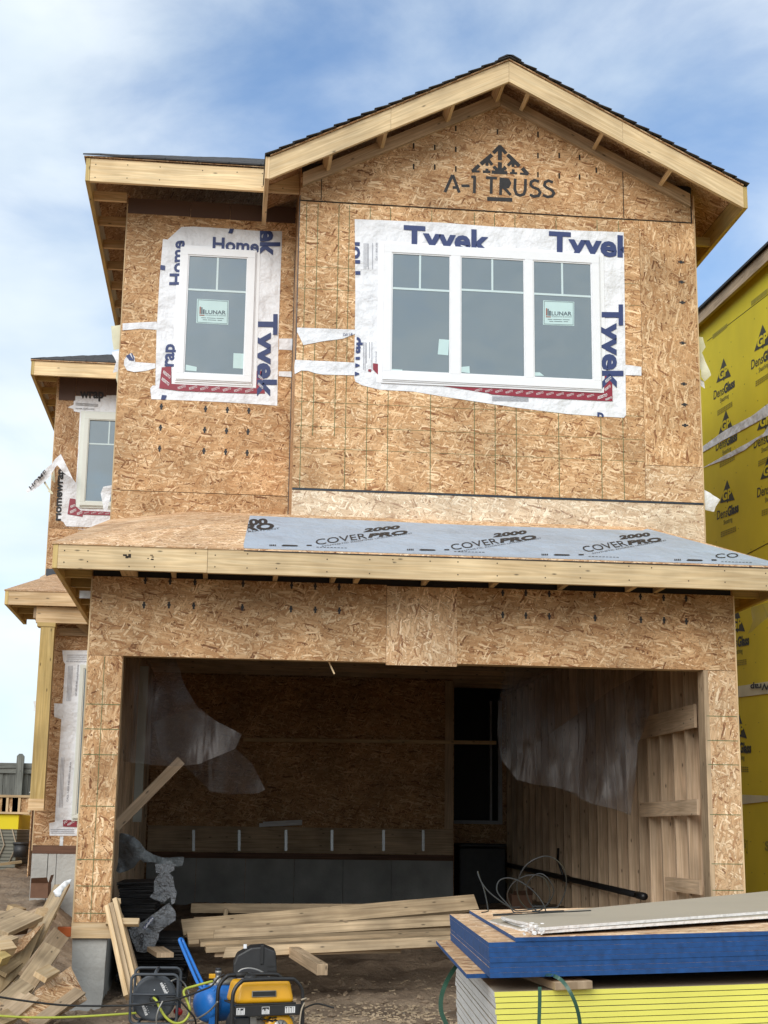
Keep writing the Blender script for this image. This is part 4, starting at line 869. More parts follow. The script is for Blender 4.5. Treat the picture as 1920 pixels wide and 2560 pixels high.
window('W1', YR, [(600, 262), (1240, 308), (1205, 1437), (555, 1405)], [(W4, [(657, 328), (1175, 362), (1143, 1382), (618, 1355)])], None, [(('W1', 'W1', 'W1'), (650, 632), (1166, 662), (911, 500), 0)],
       nailfin=(W4, [(572, 245), (1282, 290), (1245, 1490), (515, 1450)]), stickers=[('W1', [(640, 1285), (733, 1305), (730, 1342), (636, 1335)]), ('W1', [(1050, 1185), (1140, 1190), (1136, 1320), (1045, 1315)])], logo=('W1', [(735, 716), (1008, 732), (1004, 940), (728, 925)]))
for i, q in enumerate(([(92, 930), (230, 922), (385, 915), (395, 985), (240, 975), (92, 990)], [(165, 1185), (130, 1205), (105, 1250), (104, 1290), (130, 1335), (190, 1350), (290, 1340), (375, 1315), (375, 1275), (290, 1270), (200, 1262), (195, 1215)], [(1445, 1060), (1560, 1060), (1555, 1160), (1442, 1155)], [(1440, 1345), (1550, 1345), (1550, 1395), (1440, 1385)])):
    o = wrapsheet(Wl('W1', q, YR), YR, .004, .006, 20+i, name='wrap_strip')
    if i == 1: mm = MB(); [plate(mm, Wl('W1', q2, YR), N_, .012) for q2 in ([(120, 1212), (150, 1195), (192, 1255), (150, 1250)], [(165, 1190), (175, 1188), (196, 1240), (185, 1245)])]; part('wrap_print', mm, 'ink', o)
# bay window, three lights
w2 = wrapsheet(mix([('WL', 500, 90), ('WL', 715, 98), ('WL', 1200, 118), ('WR', 0, 85), ('WR', 540, 112), ('WR', 1050, 130), ('WR', 1058, 700), ('WR', 1068, 1590), ('WR', 1050, 1610), ('WR', 880, 1600), ('WR', 600, 1580), ('WR', 200, 1530), ('WL', 1400, 1535), ('WL', 1180, 1500), ('WL', 970, 1465), ('WL', 700, 1450), ('WL', 560, 1415), ('WL', 505, 1385), ('WL', 495, 1350), ('WL', 505, 700)], YB), YB, .002, seed=2, label='white house wrap with navy lettering round the wide three-light window')
m = MB(); y = YB
lettering(m, 'Tyvek', *Wl('WL', [(888, 310), (1578, 352), (890, 135)], y), .035, .010, face=N_)
lettering(m, 'Tyvek', *Wl('WR', [(450, 292), (1150, 332), (452, 120)], y), .035, .010, ((-1, 0, -.855),), N_)
lettering(m, 'Tyvek', *Wl('WR', [(880, 706), (882, 1385), (1046, 708)], y), .035, .010, face=N_)
lettering(m, 'Home', *Wl('WL', [(540, 535), (530, 80), (430, 535)], y), .03, .010, ((0, -1, -.32), (-1, 0, -.62)), N_)
lettering(m, 'Wrap', *Wl('WL', [(528, 1372), (545, 1030), (420, 1372)], y), .03, .010, ((0, -1, -.28), (0, 1, -.2)), N_)
lettering(m, 'p', *Wl('WR', [(838, 1618), (890, 1622), (838, 1540)], y), .03, .010, ((0, 1, .2),), N_)
part('wrap_print', m, 'ink', w2)
m = MB()
for xx, a, b in ((572, 282, 490), (586, 282, 490), (597, 285, 470), (606, 285, 490), (640, 282, 490), (568, 1070, 1290), (580, 1070, 1300), (590, 1075, 1240), (634, 1070, 1300), (615, 1070, 1200)): plate(m, Wl('WL', [(xx, a), (xx+4, a), (xx+4, b), (xx, b)], y), N_, .008)
lettering(m, 'Call 1-800-448', *Wl('WL', [(680, 420), (682, 280), (664, 420)], y), .0, .010, face=N_)
lettering(m, 'Homewrap/install', *Wl('WL', [(672, 1245), (674, 1145), (660, 1245)], y), .0, .010, face=N_)
for i in range(5): plate(m, Wl('WR', [(0, 1440+i*8), (290, 1446+i*8), (290, 1449+i*8), (0, 1443+i*8)], y), N_, .008)
part('wrap_print', m, 'grayink', w2)
tp = [('WL', 1200, 1421), ('WR', 0, 1378), ('WR', 890, 1412), ('WR', 897, 1275), ('WR', 955, 1285), ('WR', 960, 1480), ('WR', 835, 1475), ('WR', 300, 1448), ('WR', 0, 1425), ('WL', 1560, 1478)]
tq = plate(MB(), mix(tp, y), N_, .0085, .001); plate(tq, Wl('WL', [(645, 1240), (685, 1245), (685, 1332), (645, 1290)], y), N_, .0085, .001); plate(tq, Wl('WL', [(608, 1288), (630, 1288), (630, 1310), (606, 1305)], y), N_, .0085, .001)
part('flashing_tape', tq, 'tape', w2)
m = MB(); tapewords(m, ('WL', 'WR'), (1450, 1470), (830, 1455), .04, 12, y, .0115)
for a, b, c in (((840, 1465), (915, 1440), (842, 1440)), ((900, 1400), (945, 1365), (895, 1380)), ((905, 1335), (950, 1300), (900, 1312)), ((905, 1475), (955, 1455), (902, 1460))): lettering(m, 'RESISTO', *Wl('WR', [a, b, c], y), .02, .0115, face=N_)
part('tape_print', m, 'white', w2)
kk = ('WL', 'WR', 'WR', 'WL')
window(kk, YB, [(738, 280), (860, 310), (865, 1380), (722, 1365)], [(('WL',)*4, [(798, 345), (1270, 385), (1262, 1320), (785, 1303)]), (kk, [(1345, 372), (262, 335), (267, 1283), (1340, 1330)]), (('WR',)*4, [(328, 340), (800, 365), (808, 1307), (330, 1290)])], None,
       [(('WL',)*3, (795, 638), (1262, 665), (1021, 500), 0), (('WL', 'WR', 'WL'), (1345, 652), (262, 615), (1597, 520), 0), (('WR',)*3, (330, 622), (798, 643), (559, 500), 0)], nailfin=(kk, [(690, 258), (890, 298), (895, 1412), (690, 1395)]),
       stickers=[('WL', [(1173, 1045), (1253, 1052), (1245, 1175), (1162, 1168)]), ('WL', [(796, 1284), (880, 1290), (880, 1300), (796, 1295)]), ('WL', [(1348, 1268), (1415, 1262), (1418, 1318), (1346, 1308)]), ('WR', [(340, 1247), (380, 1247), (415, 1275), (340, 1275)])], logo=('WR', [(408, 673), (655, 685), (655, 877), (406, 868)]))
for i, (k, q) in enumerate((('WL', [(40, 955), (250, 962), (510, 972), (505, 1005), (400, 1045), (240, 1065), (90, 1095), (75, 1060), (40, 990)]), ('WL', [(25, 1213), (250, 1222), (500, 1235), (495, 1335), (250, 1330), (180, 1318), (130, 1300), (75, 1297), (22, 1325), (18, 1265)]), ('WR', [(1060, 1187), (1190, 1205), (1190, 1275), (1065, 1270)]))):
    o = wrapsheet(Wl(k, q, YB), YB, .004, .006, 30+i, name='wrap_strip')
    if i == 0: part('wrap_print', lettering(MB(), 'Call 1-8', *Wl('WL', [(406, 1022), (482, 1018), (404, 1002)], YB), .01, .012, face=N_), 'ink', o)
# rear upper window
y = YU
w3 = wrapsheet(Wl('RW', [(625, 600), (1200, 590), (1190, 820), (1130, 2110), (1050, 2112), (760, 2108), (530, 2100), (500, 2050), (430, 2020), (470, 1430), (520, 1480), (610, 1555), (645, 1600), (665, 1300), (690, 790), (620, 775), (615, 750), (550, 730), (615, 700)], y), y, .002, .006, 3, cell=.08, label='torn white house wrap round the rear left upper window')
m = MB(); lettering(m, 'wrap', *Wl('RW', [(690, 622), (965, 626), (690, 510)], y), .03, .012, face=N_); lettering(m, 'Homewrap', *Wl('RW', [(468, 2035), (500, 1440), (375, 2035)], y), .03, .012, ((0, -1, -.62),), N_)
lettering(m, 'tyvek.ca/home', *Wl('RW', [(640, 750), (850, 758), (640, 735)], y), .01, .012, face=N_)
for a in (680, 692, 704): plate(m, Wl('RW', [(640, a), (900, a+16), (900, a+19), (640, a+3)], y), N_, .012)
part('wrap_print', m, 'blk', w3)
part('flashing_tape', plate(MB(), Wl('RW', [(575, 1780), (640, 1787), (642, 1870), (700, 1920), (1100, 1938), (1100, 1978), (722, 1965), (722, 1992), (548, 1962)], y), N_, .012, .001), 'tape', w3)
m = MB(); tapewords(m, ('RW', 'RW'), (730, 1955), (1060, 1965), .03, 4, y, .0155)
for a, b, c in (((580, 1955), (650, 1925), (575, 1925)), ((585, 1890), (640, 1870), (580, 1865)), ((660, 1975), (720, 1950), (655, 1945))): lettering(m, 'RESISTO', *Wl('RW', [a, b, c], y), .02, .0155, face=N_)
part('tape_print', m, 'white', w3)
window('RW', y, [(745, 800), (1500, 820), (1460, 1870), (685, 1865)], [(('RW',)*4, [(795, 865), (1420, 885), (1390, 1828), (740, 1822)])], None, [(('RW',)*3, (785, 1147), (1085, 1160), (1028, 1000), 0)], fr='vinylb', proud=.05, gback=.02, nailfin=(('RW',)*4, [(705, 785), (1540, 790), (1500, 1900), (645, 1890)]))
# lower left window
y = YL
w4 = wrapsheet([U(a, b, y=y) for a, b in [(156, 1626), (240, 1626), (232, 2090), (124, 2089), (123, 2058), (137, 2055), (143, 1950), (150, 1850), (163, 1660), (158, 1652)]], y, .002, .006, 4, label='white house wrap beside the ground floor window behind the post')
m = MB()
lettering(m, 'Call 1-800-448-0835 tyvek.ca/homewrap', *Wl('LL', [(848, 1505), (872, 1160), (828, 1505)], y), .02, .012, face=N_)
lettering(m, 'CALL 1-800-448-0835 tyvek.ca', *Wl('L3', [(705, 640), (738, 230), (688, 640)], y), .02, .012, face=N_)
lettering(m, '800 0835 tyvek.ca/homewrap', *Wl('LL', [(735, 1126), (980, 1130), (735, 1112)], y), .02, .012, face=N_)
for i in range(4): plate(m, Wl('LL', [(738+i*14, 1560), (742+i*14, 1560), (762+i*14, 1170), (758+i*14, 1170)], y), N_, .012)
for i in range(3): plate(m, Wl('L3', [(615+i*14, 700), (619+i*14, 700), (640+i*14, 180), (636+i*14, 180)], y), N_, .012)
for i in range(3): plate(m, Wl('LL', [(740, 1050+i*22), (975, 1050+i*22), (975, 1054+i*22), (740, 1054+i*22)], y), N_, .012)
for i in range(3): plate(m, Wl('L3', [(525, 925+i*18), (770, 925+i*18), (770, 930+i*18), (525, 930+i*18)], y), N_, .012)
part('wrap_print', m, 'grayink', w4)
part('flashing_tape', plate(MB(), Wl('L3', [(655, 830), (800, 828), (795, 902), (655, 897)], y), N_, .012, .001), 'tape', w4)
m = MB(); lettering(m, 'RESISTO', *Wl('L3', [(705, 890), (775, 850), (700, 870)], y), .02, .0155, face=N_); lettering(m, 'STO', *Wl('L3', [(668, 872), (700, 850), (662, 850)], y), .02, .0155, face=N_)
part('tape_print', m, 'white', w4)
window('LL', y, [(895, 1175), (1700, 1175), (1480, 2860), (800, 2860)], [(('LL',)*4, [(932, 1205), (1560, 1205), (1400, 2820), (830, 2820)])], None, [], fr='vinylb', proud=.05, gback=.02)
o = wrapsheet(Wl('LL', [(600, 1585), (700, 1590), (690, 1765), (600, 1735)], y), y, .004, .006, 44, name='wrap_strip', parent=H)
# torn flying pieces
def rag(k, pts, y, seed, name, label, cat, mt='wrap', amp=.03, cell=.05, fr=5., fold=None):
    o = cloth(Wl(k, pts, y), N_, cell, amp, fr, 0, seed, fold=fold, out=False).build(name, M[mt])
    if label: tag(o, label, cat)
    return o
o = rag('RW', [(470, 1265), (530, 1390), (608, 1552), (500, 1480), (430, 1395), (405, 1420), (330, 1545), (165, 1680), (150, 1715), (140, 1690), (85, 1717), (68, 1690), (200, 1545), (330, 1405), (365, 1385), (400, 1330)], YU-.25, 51, 'wrap_flap', None, None, amp=.02); attach(o, H)
m = MB(); lettering(m, 'HOME', *Wl('RW', [(135, 1690), (320, 1490), (100, 1650)], YU-.25), .02, .03, ((0, 1, .25),), N_); part('flap_print', m, 'blk', o)
o = rag('RW', [(290, 1580), (330, 1650), (385, 1725), (370, 1735), (320, 1700), (330, 1685), (272, 1600)], YU-.2, 52, 'wrap_flap', None, None, 'wrapy', .02); attach(o, H)
o = rag('RW', [(395, 1440), (405, 1600), (380, 1580), (360, 1530)], YU-.1, 53, 'wrap_flap', None, None, 'wrapy', .01); attach(o, H)
o = rag('RW', [(1072, 1625), (960, 1650), (930, 1720), (950, 1830), (965, 1920), (1005, 1920), (1035, 1800), (1050, 1720)], 1.5, 54, 'wrap_flap', None, None); attach(o, H)
o = rag('RW', [(1060, 95), (1150, 80), (1148, 200), (1143, 320), (1070, 335), (1090, 270), (1110, 215), (1085, 160), (1062, 125)], 1.45, 55, 'wrap_flap', None, None); attach(o, H)
o = rag('A3', [(480, 200), (524, 195), (520, 300), (492, 305), (485, 260)], 1.5, 56, 'wrap_flap', None, None, 'wrapy'); attach(o, H)
o = rag('A3', [(505, 400), (515, 395), (513, 470), (500, 420)], 1.6, 57, 'wrap_flap', None, None, 'wrapy'); attach(o, H)
o = rag('N7', [(78, 765), (120, 765), (145, 840), (110, 890), (150, 1000), (175, 1075), (130, 1120), (95, 1090), (85, 900)], .78, 58, 'wrap_flap', None, None, 'wrapy', .04); attach(o, H)
o = rag('N7', [(92, 1095), (125, 1120), (133, 1175), (95, 1150)], .79, 59, 'wrap_flap', None, None, 'wrap', .01); attach(o, H)
o = rag('N7', [(108, 1965), (170, 2005), (250, 2055), (215, 2110), (205, 2148), (125, 2135), (112, 2060)], .75, 60, 'wrap_flap', None, None, 'wrap', .04); attach(o, H)
o = rag('L3', [(345, 430), (395, 430), (392, 500), (385, 545), (330, 560), (303, 545), (320, 530), (352, 520)], YL-.1, 61, 'wrap_flap', None, None, 'bag', .03); attach(o, H)
o = rag('LL', [(370, 1565), (440, 1560), (436, 1640), (400, 1655), (370, 1678), (380, 1620)], YL-.1, 62, 'wrap_flap', None, None, 'bag', .03); attach(o, H)
#NEXT
# ================================================================ the neighbouring house in yellow sheathing
XN = 6.8
NB = thing('neighbour_house', 'yellow sheathed neighbour house with grey wrap strips along its side wall', 'house', (XN, 3, 0))
nw = -X
part('side_wall', MB().box(XN, XN+.16, -1.2, 14, -.9, 7.4, Y), 'yel', NB)
part('front_wall', MB().box(XN+.165, XN+6, -1.2, -1.05, -.9, 7.4, X), 'yel', NB)
part('rear_wall', MB().box(XN+.165, XN+6, 13.8, 14, -.9, 7.4, X), 'yel', NB)
e0, e1 = U(*zp('N7', 80, 690), x=XN-.07), U(*zp('N7', 632, 185), x=XN-.07)
t0, t1 = U(*zp('N7', 80, 600), x=XN-.07), U(*zp('N7', 632, 75), x=XN-.07)
sl = (e1.z-e0.z)/(e1.y-e0.y); ze0 = lambda y: e0.z+sl*(y-e0.y)
th_ = t0.z-e0.z
ext = lambda y, dz: V((XN-.07, y, ze0(y)+dz))
part('fascia_board', MB().prism([ext(-1.6, 0), ext(14, 0), ext(14, th_), ext(-1.6, th_)], X*-.04, Y, X), 'lumd', NB)
part('soffit', MB().prism([ext(-1.6, .05), ext(14, .05), ext(14, .05)+X*.069, ext(-1.6, .05)+X*.069], Z*.012, Y, X), 'yel', NB)
q = [ext(-1.7, th_)+X*-.08, ext(14, th_)+X*-.08, ext(14, th_)+V((3.4, 0, 1.6)), ext(-1.7, th_)+V((3.4, 0, 1.6))]
part('roof', MB().prism(q, Z*.03, Y, X), 'shinb', NB)
q2 = [ext(-1.7, th_)+V((6.6, 0, 0)), ext(14, th_)+V((6.6, 0, 0)), q[2]+X*.01, q[3]+X*.01]
part('roof', MB().prism(q2, Z*.03, Y, X), 'shinb', NB)
def nq(pts, k='N7'): return [U(*zp(k, *p), x=XN-.001) for p in pts]
ref = nq([(282, 935)])[0]
LG = dict(tri=nq([(282, 935), (340, 1075), (290, 1097), (283, 1115), (278, 1102), (225, 1130)]), gp=nq([(246, 1104), (316, 1060), (248, 1030)]), dens=nq([(203, 1262), (283, 1215), (205, 1190)]), glass=nq([(285, 1214), (371, 1155), (285, 1142)]), sh=nq([(255, 1288), (322, 1243), (255, 1250)]))
LB = nq([(232, 1390), (352, 1312), (350, 1270), (232, 1345)])
SC = 1.
def sign(k, x, y, cut=None):
    d = U(*zp(k, x, y), x=XN-.001)-ref
    m = MB(); R = lambda a: [p+d for p in a]
    t = R(LG['tri']); plate(m, t, nw, .001); o = part('board_print', m, 'logo', NB)
    m = MB(); g_ = R(LG['gp']); lettering(m, 'GP', g_[0], g_[1], g_[2], .04, .004, face=nw); part('print_letters', m, 'yel', o)
    m = MB()
    for w, b, kk in (('Dens', .01, 'dens'), ('Glass', .05, 'glass'), ('Sheathing', .0, 'sh')):
        a = R(LG[kk]); lettering(m, w, a[0], a[1], a[2], b, .002, face=nw)
    part('print_letters', m, 'logo', o)
    m = MB(); b = R(LB)
    for i in range(9):
        for j in range(3):
            t0, t1 = (i+.1)/9, (i+.9)/9; s0, s1 = j/3, (j+.7)/3
            f = lambda a, c: b[0].lerp(b[1], a).lerp(b[3].lerp(b[2], a), c)
            plate(m, [f(t0, s0), f(t1, s0), f(t1, s1), f(t0, s1)], nw, .001)
    part('print_letters', m, 'bar', o)
for k, x, y in (('N7', 282, 935), ('N7', 590, 668), ('N7', 310, 1895), ('N7', 640, 1690), ('N8', 272, 600), ('N8', 282, 1180), ('N7', 300, 1345), ('N7', 612, 1300)): sign(k, x, y)
m = MB()
lettering(m, 'Dens', *nq([(330, 1880), (302, 1870), (330, 1960)], 'N8'), 0, .002, face=nw)
lettering(m, 'S', *nq([(425, 1935), (450, 1935), (425, 1885)], 'N8'), .05, .002, face=nw)
for q in ([(195, 790), (312, 692), (312, 652), (195, 745)], [(500, 525), (632, 425), (632, 375), (500, 480)]):
    b = nq(q)
    for i in range(12):
        f = lambda a, c: b[0].lerp(b[1], a).lerp(b[3].lerp(b[2], a), c)
        plate(m, [f(i/12, .1), f((i+.8)/12, .1), f((i+.8)/12, .9), f(i/12, .9)], nw, .001)
part('board_print', m, 'bar', NB)
m = MB()
for a, b in (((150, 800), (632, 430)), ((105, 3000), (632, 2600))):
    p, q = nq([a, b]); m.board(p, q, .006, .003, nw)
for z in (2.45, 4.05): m.box(XN-.003, XN-.0005, -1.2, 14, z-.004, z+.004, Y)
part('panel_joint', m, 'seam', NB)
m = MB()
for i in range(30):
    for j in range(22):
        y, z = 1.5+.4*i+random.uniform(-.01, .01), -.2+.33*j+random.uniform(-.02, .02)
        if y < 13.5 and z < 7.2 and random.random() < .8: m.box(XN-.002, XN-.0003, y-.009, y+.009, z-.006, z+.006)
part('screw_head', m, 'bar', NB)
def nstrip(k, pts, mt='wrapy', seed=0, lift=.012):
    o = part('wrap_strip', cloth(nq(pts, k), nw, .1, .005, 5, .004, seed, a=Y), mt, NB); return o
nstrip('N7', [(100, 1645), (300, 1500), (500, 1395), (660, 1275), (660, 1375), (480, 1475), (250, 1600), (100, 1690)], 'wrap', 71)
nstrip('N7', [(104, 1808), (330, 1680), (480, 1600), (600, 1530), (660, 1430), (670, 1530), (560, 1570), (450, 1660), (330, 1720), (200, 1770)], 'wrap', 72, .02)
o = nstrip('N8', [(262, 1032), (442, 1003), (470, 1000), (470, 1066), (442, 1070), (265, 1092)], 'wrapy', 73)
m = MB(); lettering(m, 'Wrap', *nq([(470, 1012), (352, 1020), (470, 1048)], 'N8'), .03, .016, face=nw); part('wrap_print', m, 'blk', o)
nstrip('N8', [(290, 1628), (442, 1634), (470, 1636), (470, 1666), (442, 1665), (290, 1682)], 'wrapy', 74)
a, b = U(*zp('N8', 315, 55), y=5.5), U(*zp('N8', 318, 380), y=5.5)
up = thing('scaffold_board', 'upright board standing against the yellow wall in the gap between the houses', 'board', (a.x, 5.5, -.3))
part('plank', MB().box(a.x-.07, a.x+.07, 5.5, 5.54, gz(a.x, 5.5)-.02, a.z, Z), 'lumd', up)
o = rag('N8', [(345, 595), (442, 565), (470, 560), (470, 620), (400, 680), (350, 730), (330, 740), (355, 670)], -.1, 80, 'plastic_scrap', 'torn grey plastic flapping under the right garage eave', 'plastic', 'film', .04)

# ================================================================ plastic sheets hung in the garage mouth
def dpx(pts, **k): return [U(*zp('D', *p), **k) for p in pts]
def drape(ax, s, amp): return lambda p: amp*math.sin(p.x*s+math.sin(p.z*2.1)*1.3)*min(1, max(0, (2.3-p.z)*1.2))
def sheet(pts, y, seed, label, amp=.05, s=9, mt='film'):
    P = dpx(pts, y=y)
    o = cloth(P, N_, .06, .02, 2.5, 0, seed, fold=drape(X, s, amp), out=False).build('plastic_sheet', M[mt])
    return tag(o, label, 'plastic sheet')
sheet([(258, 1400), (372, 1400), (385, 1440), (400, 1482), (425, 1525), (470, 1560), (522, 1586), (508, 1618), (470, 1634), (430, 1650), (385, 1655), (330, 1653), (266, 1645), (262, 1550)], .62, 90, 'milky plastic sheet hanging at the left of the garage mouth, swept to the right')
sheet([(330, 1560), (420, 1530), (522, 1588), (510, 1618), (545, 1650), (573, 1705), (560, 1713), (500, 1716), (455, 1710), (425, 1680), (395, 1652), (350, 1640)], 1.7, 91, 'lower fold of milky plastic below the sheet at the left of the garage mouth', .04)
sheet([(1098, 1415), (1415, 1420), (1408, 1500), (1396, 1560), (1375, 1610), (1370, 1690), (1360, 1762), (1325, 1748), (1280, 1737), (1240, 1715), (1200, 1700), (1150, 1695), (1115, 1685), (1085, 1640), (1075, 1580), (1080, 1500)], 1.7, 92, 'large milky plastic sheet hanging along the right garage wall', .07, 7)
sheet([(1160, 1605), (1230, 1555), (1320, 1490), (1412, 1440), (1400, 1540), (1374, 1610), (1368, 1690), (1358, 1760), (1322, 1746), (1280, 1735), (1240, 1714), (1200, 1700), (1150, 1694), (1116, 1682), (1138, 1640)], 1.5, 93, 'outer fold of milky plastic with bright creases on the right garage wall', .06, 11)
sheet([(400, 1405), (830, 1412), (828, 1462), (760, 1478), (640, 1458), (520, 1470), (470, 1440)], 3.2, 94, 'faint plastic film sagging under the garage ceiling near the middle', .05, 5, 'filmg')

# ================================================================ lumber heap in the garage
def plank(k, a, ya, b, yb, w, t, label, mt='lums', up=Z, name='lumber_board', cat='board', group=None, bev=.002, sk=0, floor=None):
    p, q = U(*zp(k, *a), y=ya), U(*zp(k, *b), y=yb)
    o = MB().board(p, q, w, t, up, sk).build(name, M[mt], None, bev)
    return tag(o, label, cat, group)
GH = 'boards heaped on the garage floor'
def full(a, ya, b, yb, w, t, label, mt='lums', up=Z, sk=0, group=GH):
    p, q = U(*a, y=ya), U(*b, y=yb)
    return tag(MB().board(p, q, w, t, up, sk).build('lumber_board', M[mt], None, .002), label, 'board', group)
full((478, 2270), 2.6, (960, 2272), 2.3, .04, .089, 'long board on edge at the back of the lumber heap, propped on a block', 'lums')
full((562, 2300), 2.45, (566, 2272), 2.45, .04, .09, 'short upright block under the rear board of the lumber heap', 'lums', N_)
full((484, 2298), 2.1, (900, 2284), 2.3, .09, .038, 'board lying half hidden behind the widest plank of the lumber heap', 'lumd')
full((455, 2321), 1.35, (1190, 2257), 1.85, .17, .038, 'widest plank of the heap, its left end nearest the shingles', 'lums', V((0, -.8, .7)))
full((469, 2348), 1.15, (1160, 2302), 1.6, .14, .038, 'plank below the widest one, tilted toward the street', 'lums', V((0, -.75, .7)))
full((531, 2338), .98, (1140, 2303), 1.3, .089, .038, 'board lying slantwise on top of the tilted planks', 'lums', V((0, -1, .45)), .02)
full((499, 2357), .80, (1150, 2328), 1.05, .14, .040, 'narrow board with a square pale end along the front of the heap', 'lums', V((0, -.12, 1)))
full((513, 2371), .72, (1150, 2345), .92, .16, .045, 'board just below the narrow front board of the lumber heap', 'lums', V((0, -.1, 1)))
full((556, 2383), .50, (1160, 2352), .70, .085, .038, 'lowest front board of the heap, resting on the dark sleeper', 'lums', V((0, -1, .35)), .03)
full((536, 2382), .75, (1000, 2372), .8, .12, .06, 'board at the bottom of the heap, shaded by those above', 'lumd')
full((735, 2380), .55, (806, 2424), -.35, .085, .085, 'square sleeper poking out from under the lumber heap', 'lumd', Z, 0, None)
full((388, 2372), .9, (413, 2388), .45, .14, .038, 'short offcut lying in front of the torn shingle wrapper', 'lumd', Z, 0, None)
# boards leaning on the garage column
GL_ = 'boards leaning beside the garage column'
for i, (a, b, yb, lb) in enumerate((((269, 2268), (318, 2494), -.55, 'leftmost board leaning against the inside of the garage column'), ((279, 2262), (331, 2489), -.5, 'second board leaning beside the garage column'), ((289, 2250), (344, 2484), -.45, 'third board leaning beside the garage column, standing tallest'), ((300, 2285), (354, 2478), -.38, 'rearmost board leaning by the column, half hidden by its neighbours'))):
    p, q = U(*a, y=-.02+.03*i), U(*b, y=yb)
    full(a, -.03+.03*i, b, yb, .036, .07, lb, ('lum', 'lums', 'lum', 'lumd')[i], V((-.2, -1, .3)), 0, GL_)
full((266, 2305), -.06, (348, 2306), -.10, .055, .038, 'short stub nailed level across the leaning boards', 'lum', V((0, -.8, .6)), 0, None)
full((283, 2254), .1, (300, 2256), .12, .05, .04, 'small block end peeping out behind the leaning boards', 'lum', V((0, -.8, .6)), 0, None)
# shingle bundles
GB = 'shingle bundles stacked inside the garage'
def bundle(x0, x1, y0, y1, z, h, lab, tilt=0.):
    m = MB(); n = 5; r = random
    for k in range(n):
        a = z+h*k/n; j = lambda: r.uniform(-.012, .012)
        m.hexa([V((x0+j(), y0+j(), a+j()*.2+tilt*.0)), V((x1+j(), y0+j(), a+tilt)), V((x1+j(), y1, a+tilt)), V((x0, y1, a)), V((x0+j(), y0+j(), a+h/n*.86)), V((x1+j(), y0+j(), a+h/n*.86+tilt)), V((x1, y1, a+h/n*.86+tilt)), V((x0, y1, a+h/n*.86))], X)
    return tag(m.build('shingle_bundle', M['shinb']), lab, 'shingle bundle', GB)
z = gz(.4, 1.5)+.02
XA = U(290, 2300, y=1.2).x
for k in range(6): bundle(XA+.03+.012*k, XA+.62-.03*(k % 2), 1.05+.03*(k % 3), 2.0, z+.062*k, .058, 'black shingle bundle in the low pile under the torn wrapper', .0)
z += .062*6
for k in range(7): bundle(XA-.0+.02*(k % 2), XA+.335+.015*(k % 3), 1.15, 2.1, z+.064*k, .059, 'black shingle bundle in the tall stack beside the garage column', .012)
ztop = z+.064*7
P = [U(*zp('SH', *p), y=1.08) for p in [(80, 165), (180, 180), (290, 250), (350, 330), (430, 365), (745, 390), (745, 430), (730, 480), (630, 470), (500, 455), (330, 460), (295, 440), (230, 500), (130, 530), (70, 545), (40, 520), (60, 440)]]
o = cloth(P, V((0, -1, .35)), .02, .05, 4.5, .0, 95, fold=lambda p: .05*math.sin(p.x*14+p.z*9), out=False).build('tarp', M['tarp']); tag(o, 'grey tarp folded over the top of the tall shingle stack', 'tarp')
wm = MB()
for i, (yy, q) in enumerate(((.99, [(440, 460), (540, 455), (635, 458), (640, 520), (560, 565), (450, 548)]), (.97, [(430, 640), (470, 570), (560, 530), (620, 590), (660, 760), (640, 860), (610, 882), (595, 800), (540, 855), (440, 832), (380, 800), (430, 740)]), (.93, [(170, 1130), (230, 1085), (330, 1050), (400, 990), (440, 965), (520, 900), (590, 860), (655, 950), (655, 1040), (560, 1100), (480, 1165), (475, 1230), (430, 1340), (330, 1378), (250, 1365), (200, 1250)]))):
    wm.merge(cloth([U(*zp('SH', *p), y=yy) for p in q], V((.25, -1, .1)), .016, .03, 9, .02, 96+i, out=False))
o = wm.build('torn_wrapper', M['sack'])
tag(o, 'torn grey plastic wrapper hanging off the shingle stack with black lettering', 'wrapper')
m = MB()
lettering(m, 'IKO', *[U(*zp('SH', *p), y=.84) for p in [(318, 1300), (330, 1175), (278, 1290)]], .06, .004, face=N_)
o2 = m.build('wrapper_print', M['blk'], o)
m = MB(); plate(m, [U(*zp('SH', *p), y=.842) for p in [(318, 1120), (345, 1135), (440, 1020), (415, 1000)]], N_, .002); m.build('wrapper_print', M['ink'], o)
m = MB(); lettering(m, 'Cambridge', *[U(*zp('SH', *p), y=.84) for p in [(345, 1128), (432, 1020), (326, 1112)]], .02, .008, face=N_); m.build('wrapper_print', M['white'], o)

# ================================================================ scrap heap at the left
def gl(a, ya, b, yb, w, t, label, mt='lum', up=Z, sk=0, grp='scrap boards heaped left of the garage'):
    p, q = U(*zp('GL', *a), y=ya), U(*zp('GL', *b), y=yb)
    return tag(MB().board(p, q, w, t, up, sk).build('scrap_board', M[mt], None, .002), label, 'board', grp)
def glpanel(pts, ys, th, label, mt, name='scrap_sheet'):
    P = [U(*zp('GL', *p), y=y) for p, y in zip(pts, ys)]
    n = (P[1]-P[0]).cross(P[2]-P[0]).normalized()
    return tag(MB().prism(P, n*th, P[1]-P[0]).build(name, M[mt]), label, 'panel')
glpanel([(600, 30), (178, 890), (60, 850), (470, 40)], [.15, -1.05, -.9, .9], .018, 'tall strand board sheet leaning edge-on against the garage column', 'ply')
glpanel([(385, 372), (232, 735), (-10, 985), (-60, 800), (100, 640)], [-.35, -1.0, -1.4, -1.3, -.7], .018, 'broad weathered plywood piece sloping down the left of the scrap heap', 'ply')
glpanel([(380, 372), (205, 590), (30, 690), (-40, 640), (160, 520)], [-.45, -.95, -1.2, -1.1, -.7], .014, 'grey strand board offcut with a dark broken edge', 'osbw')
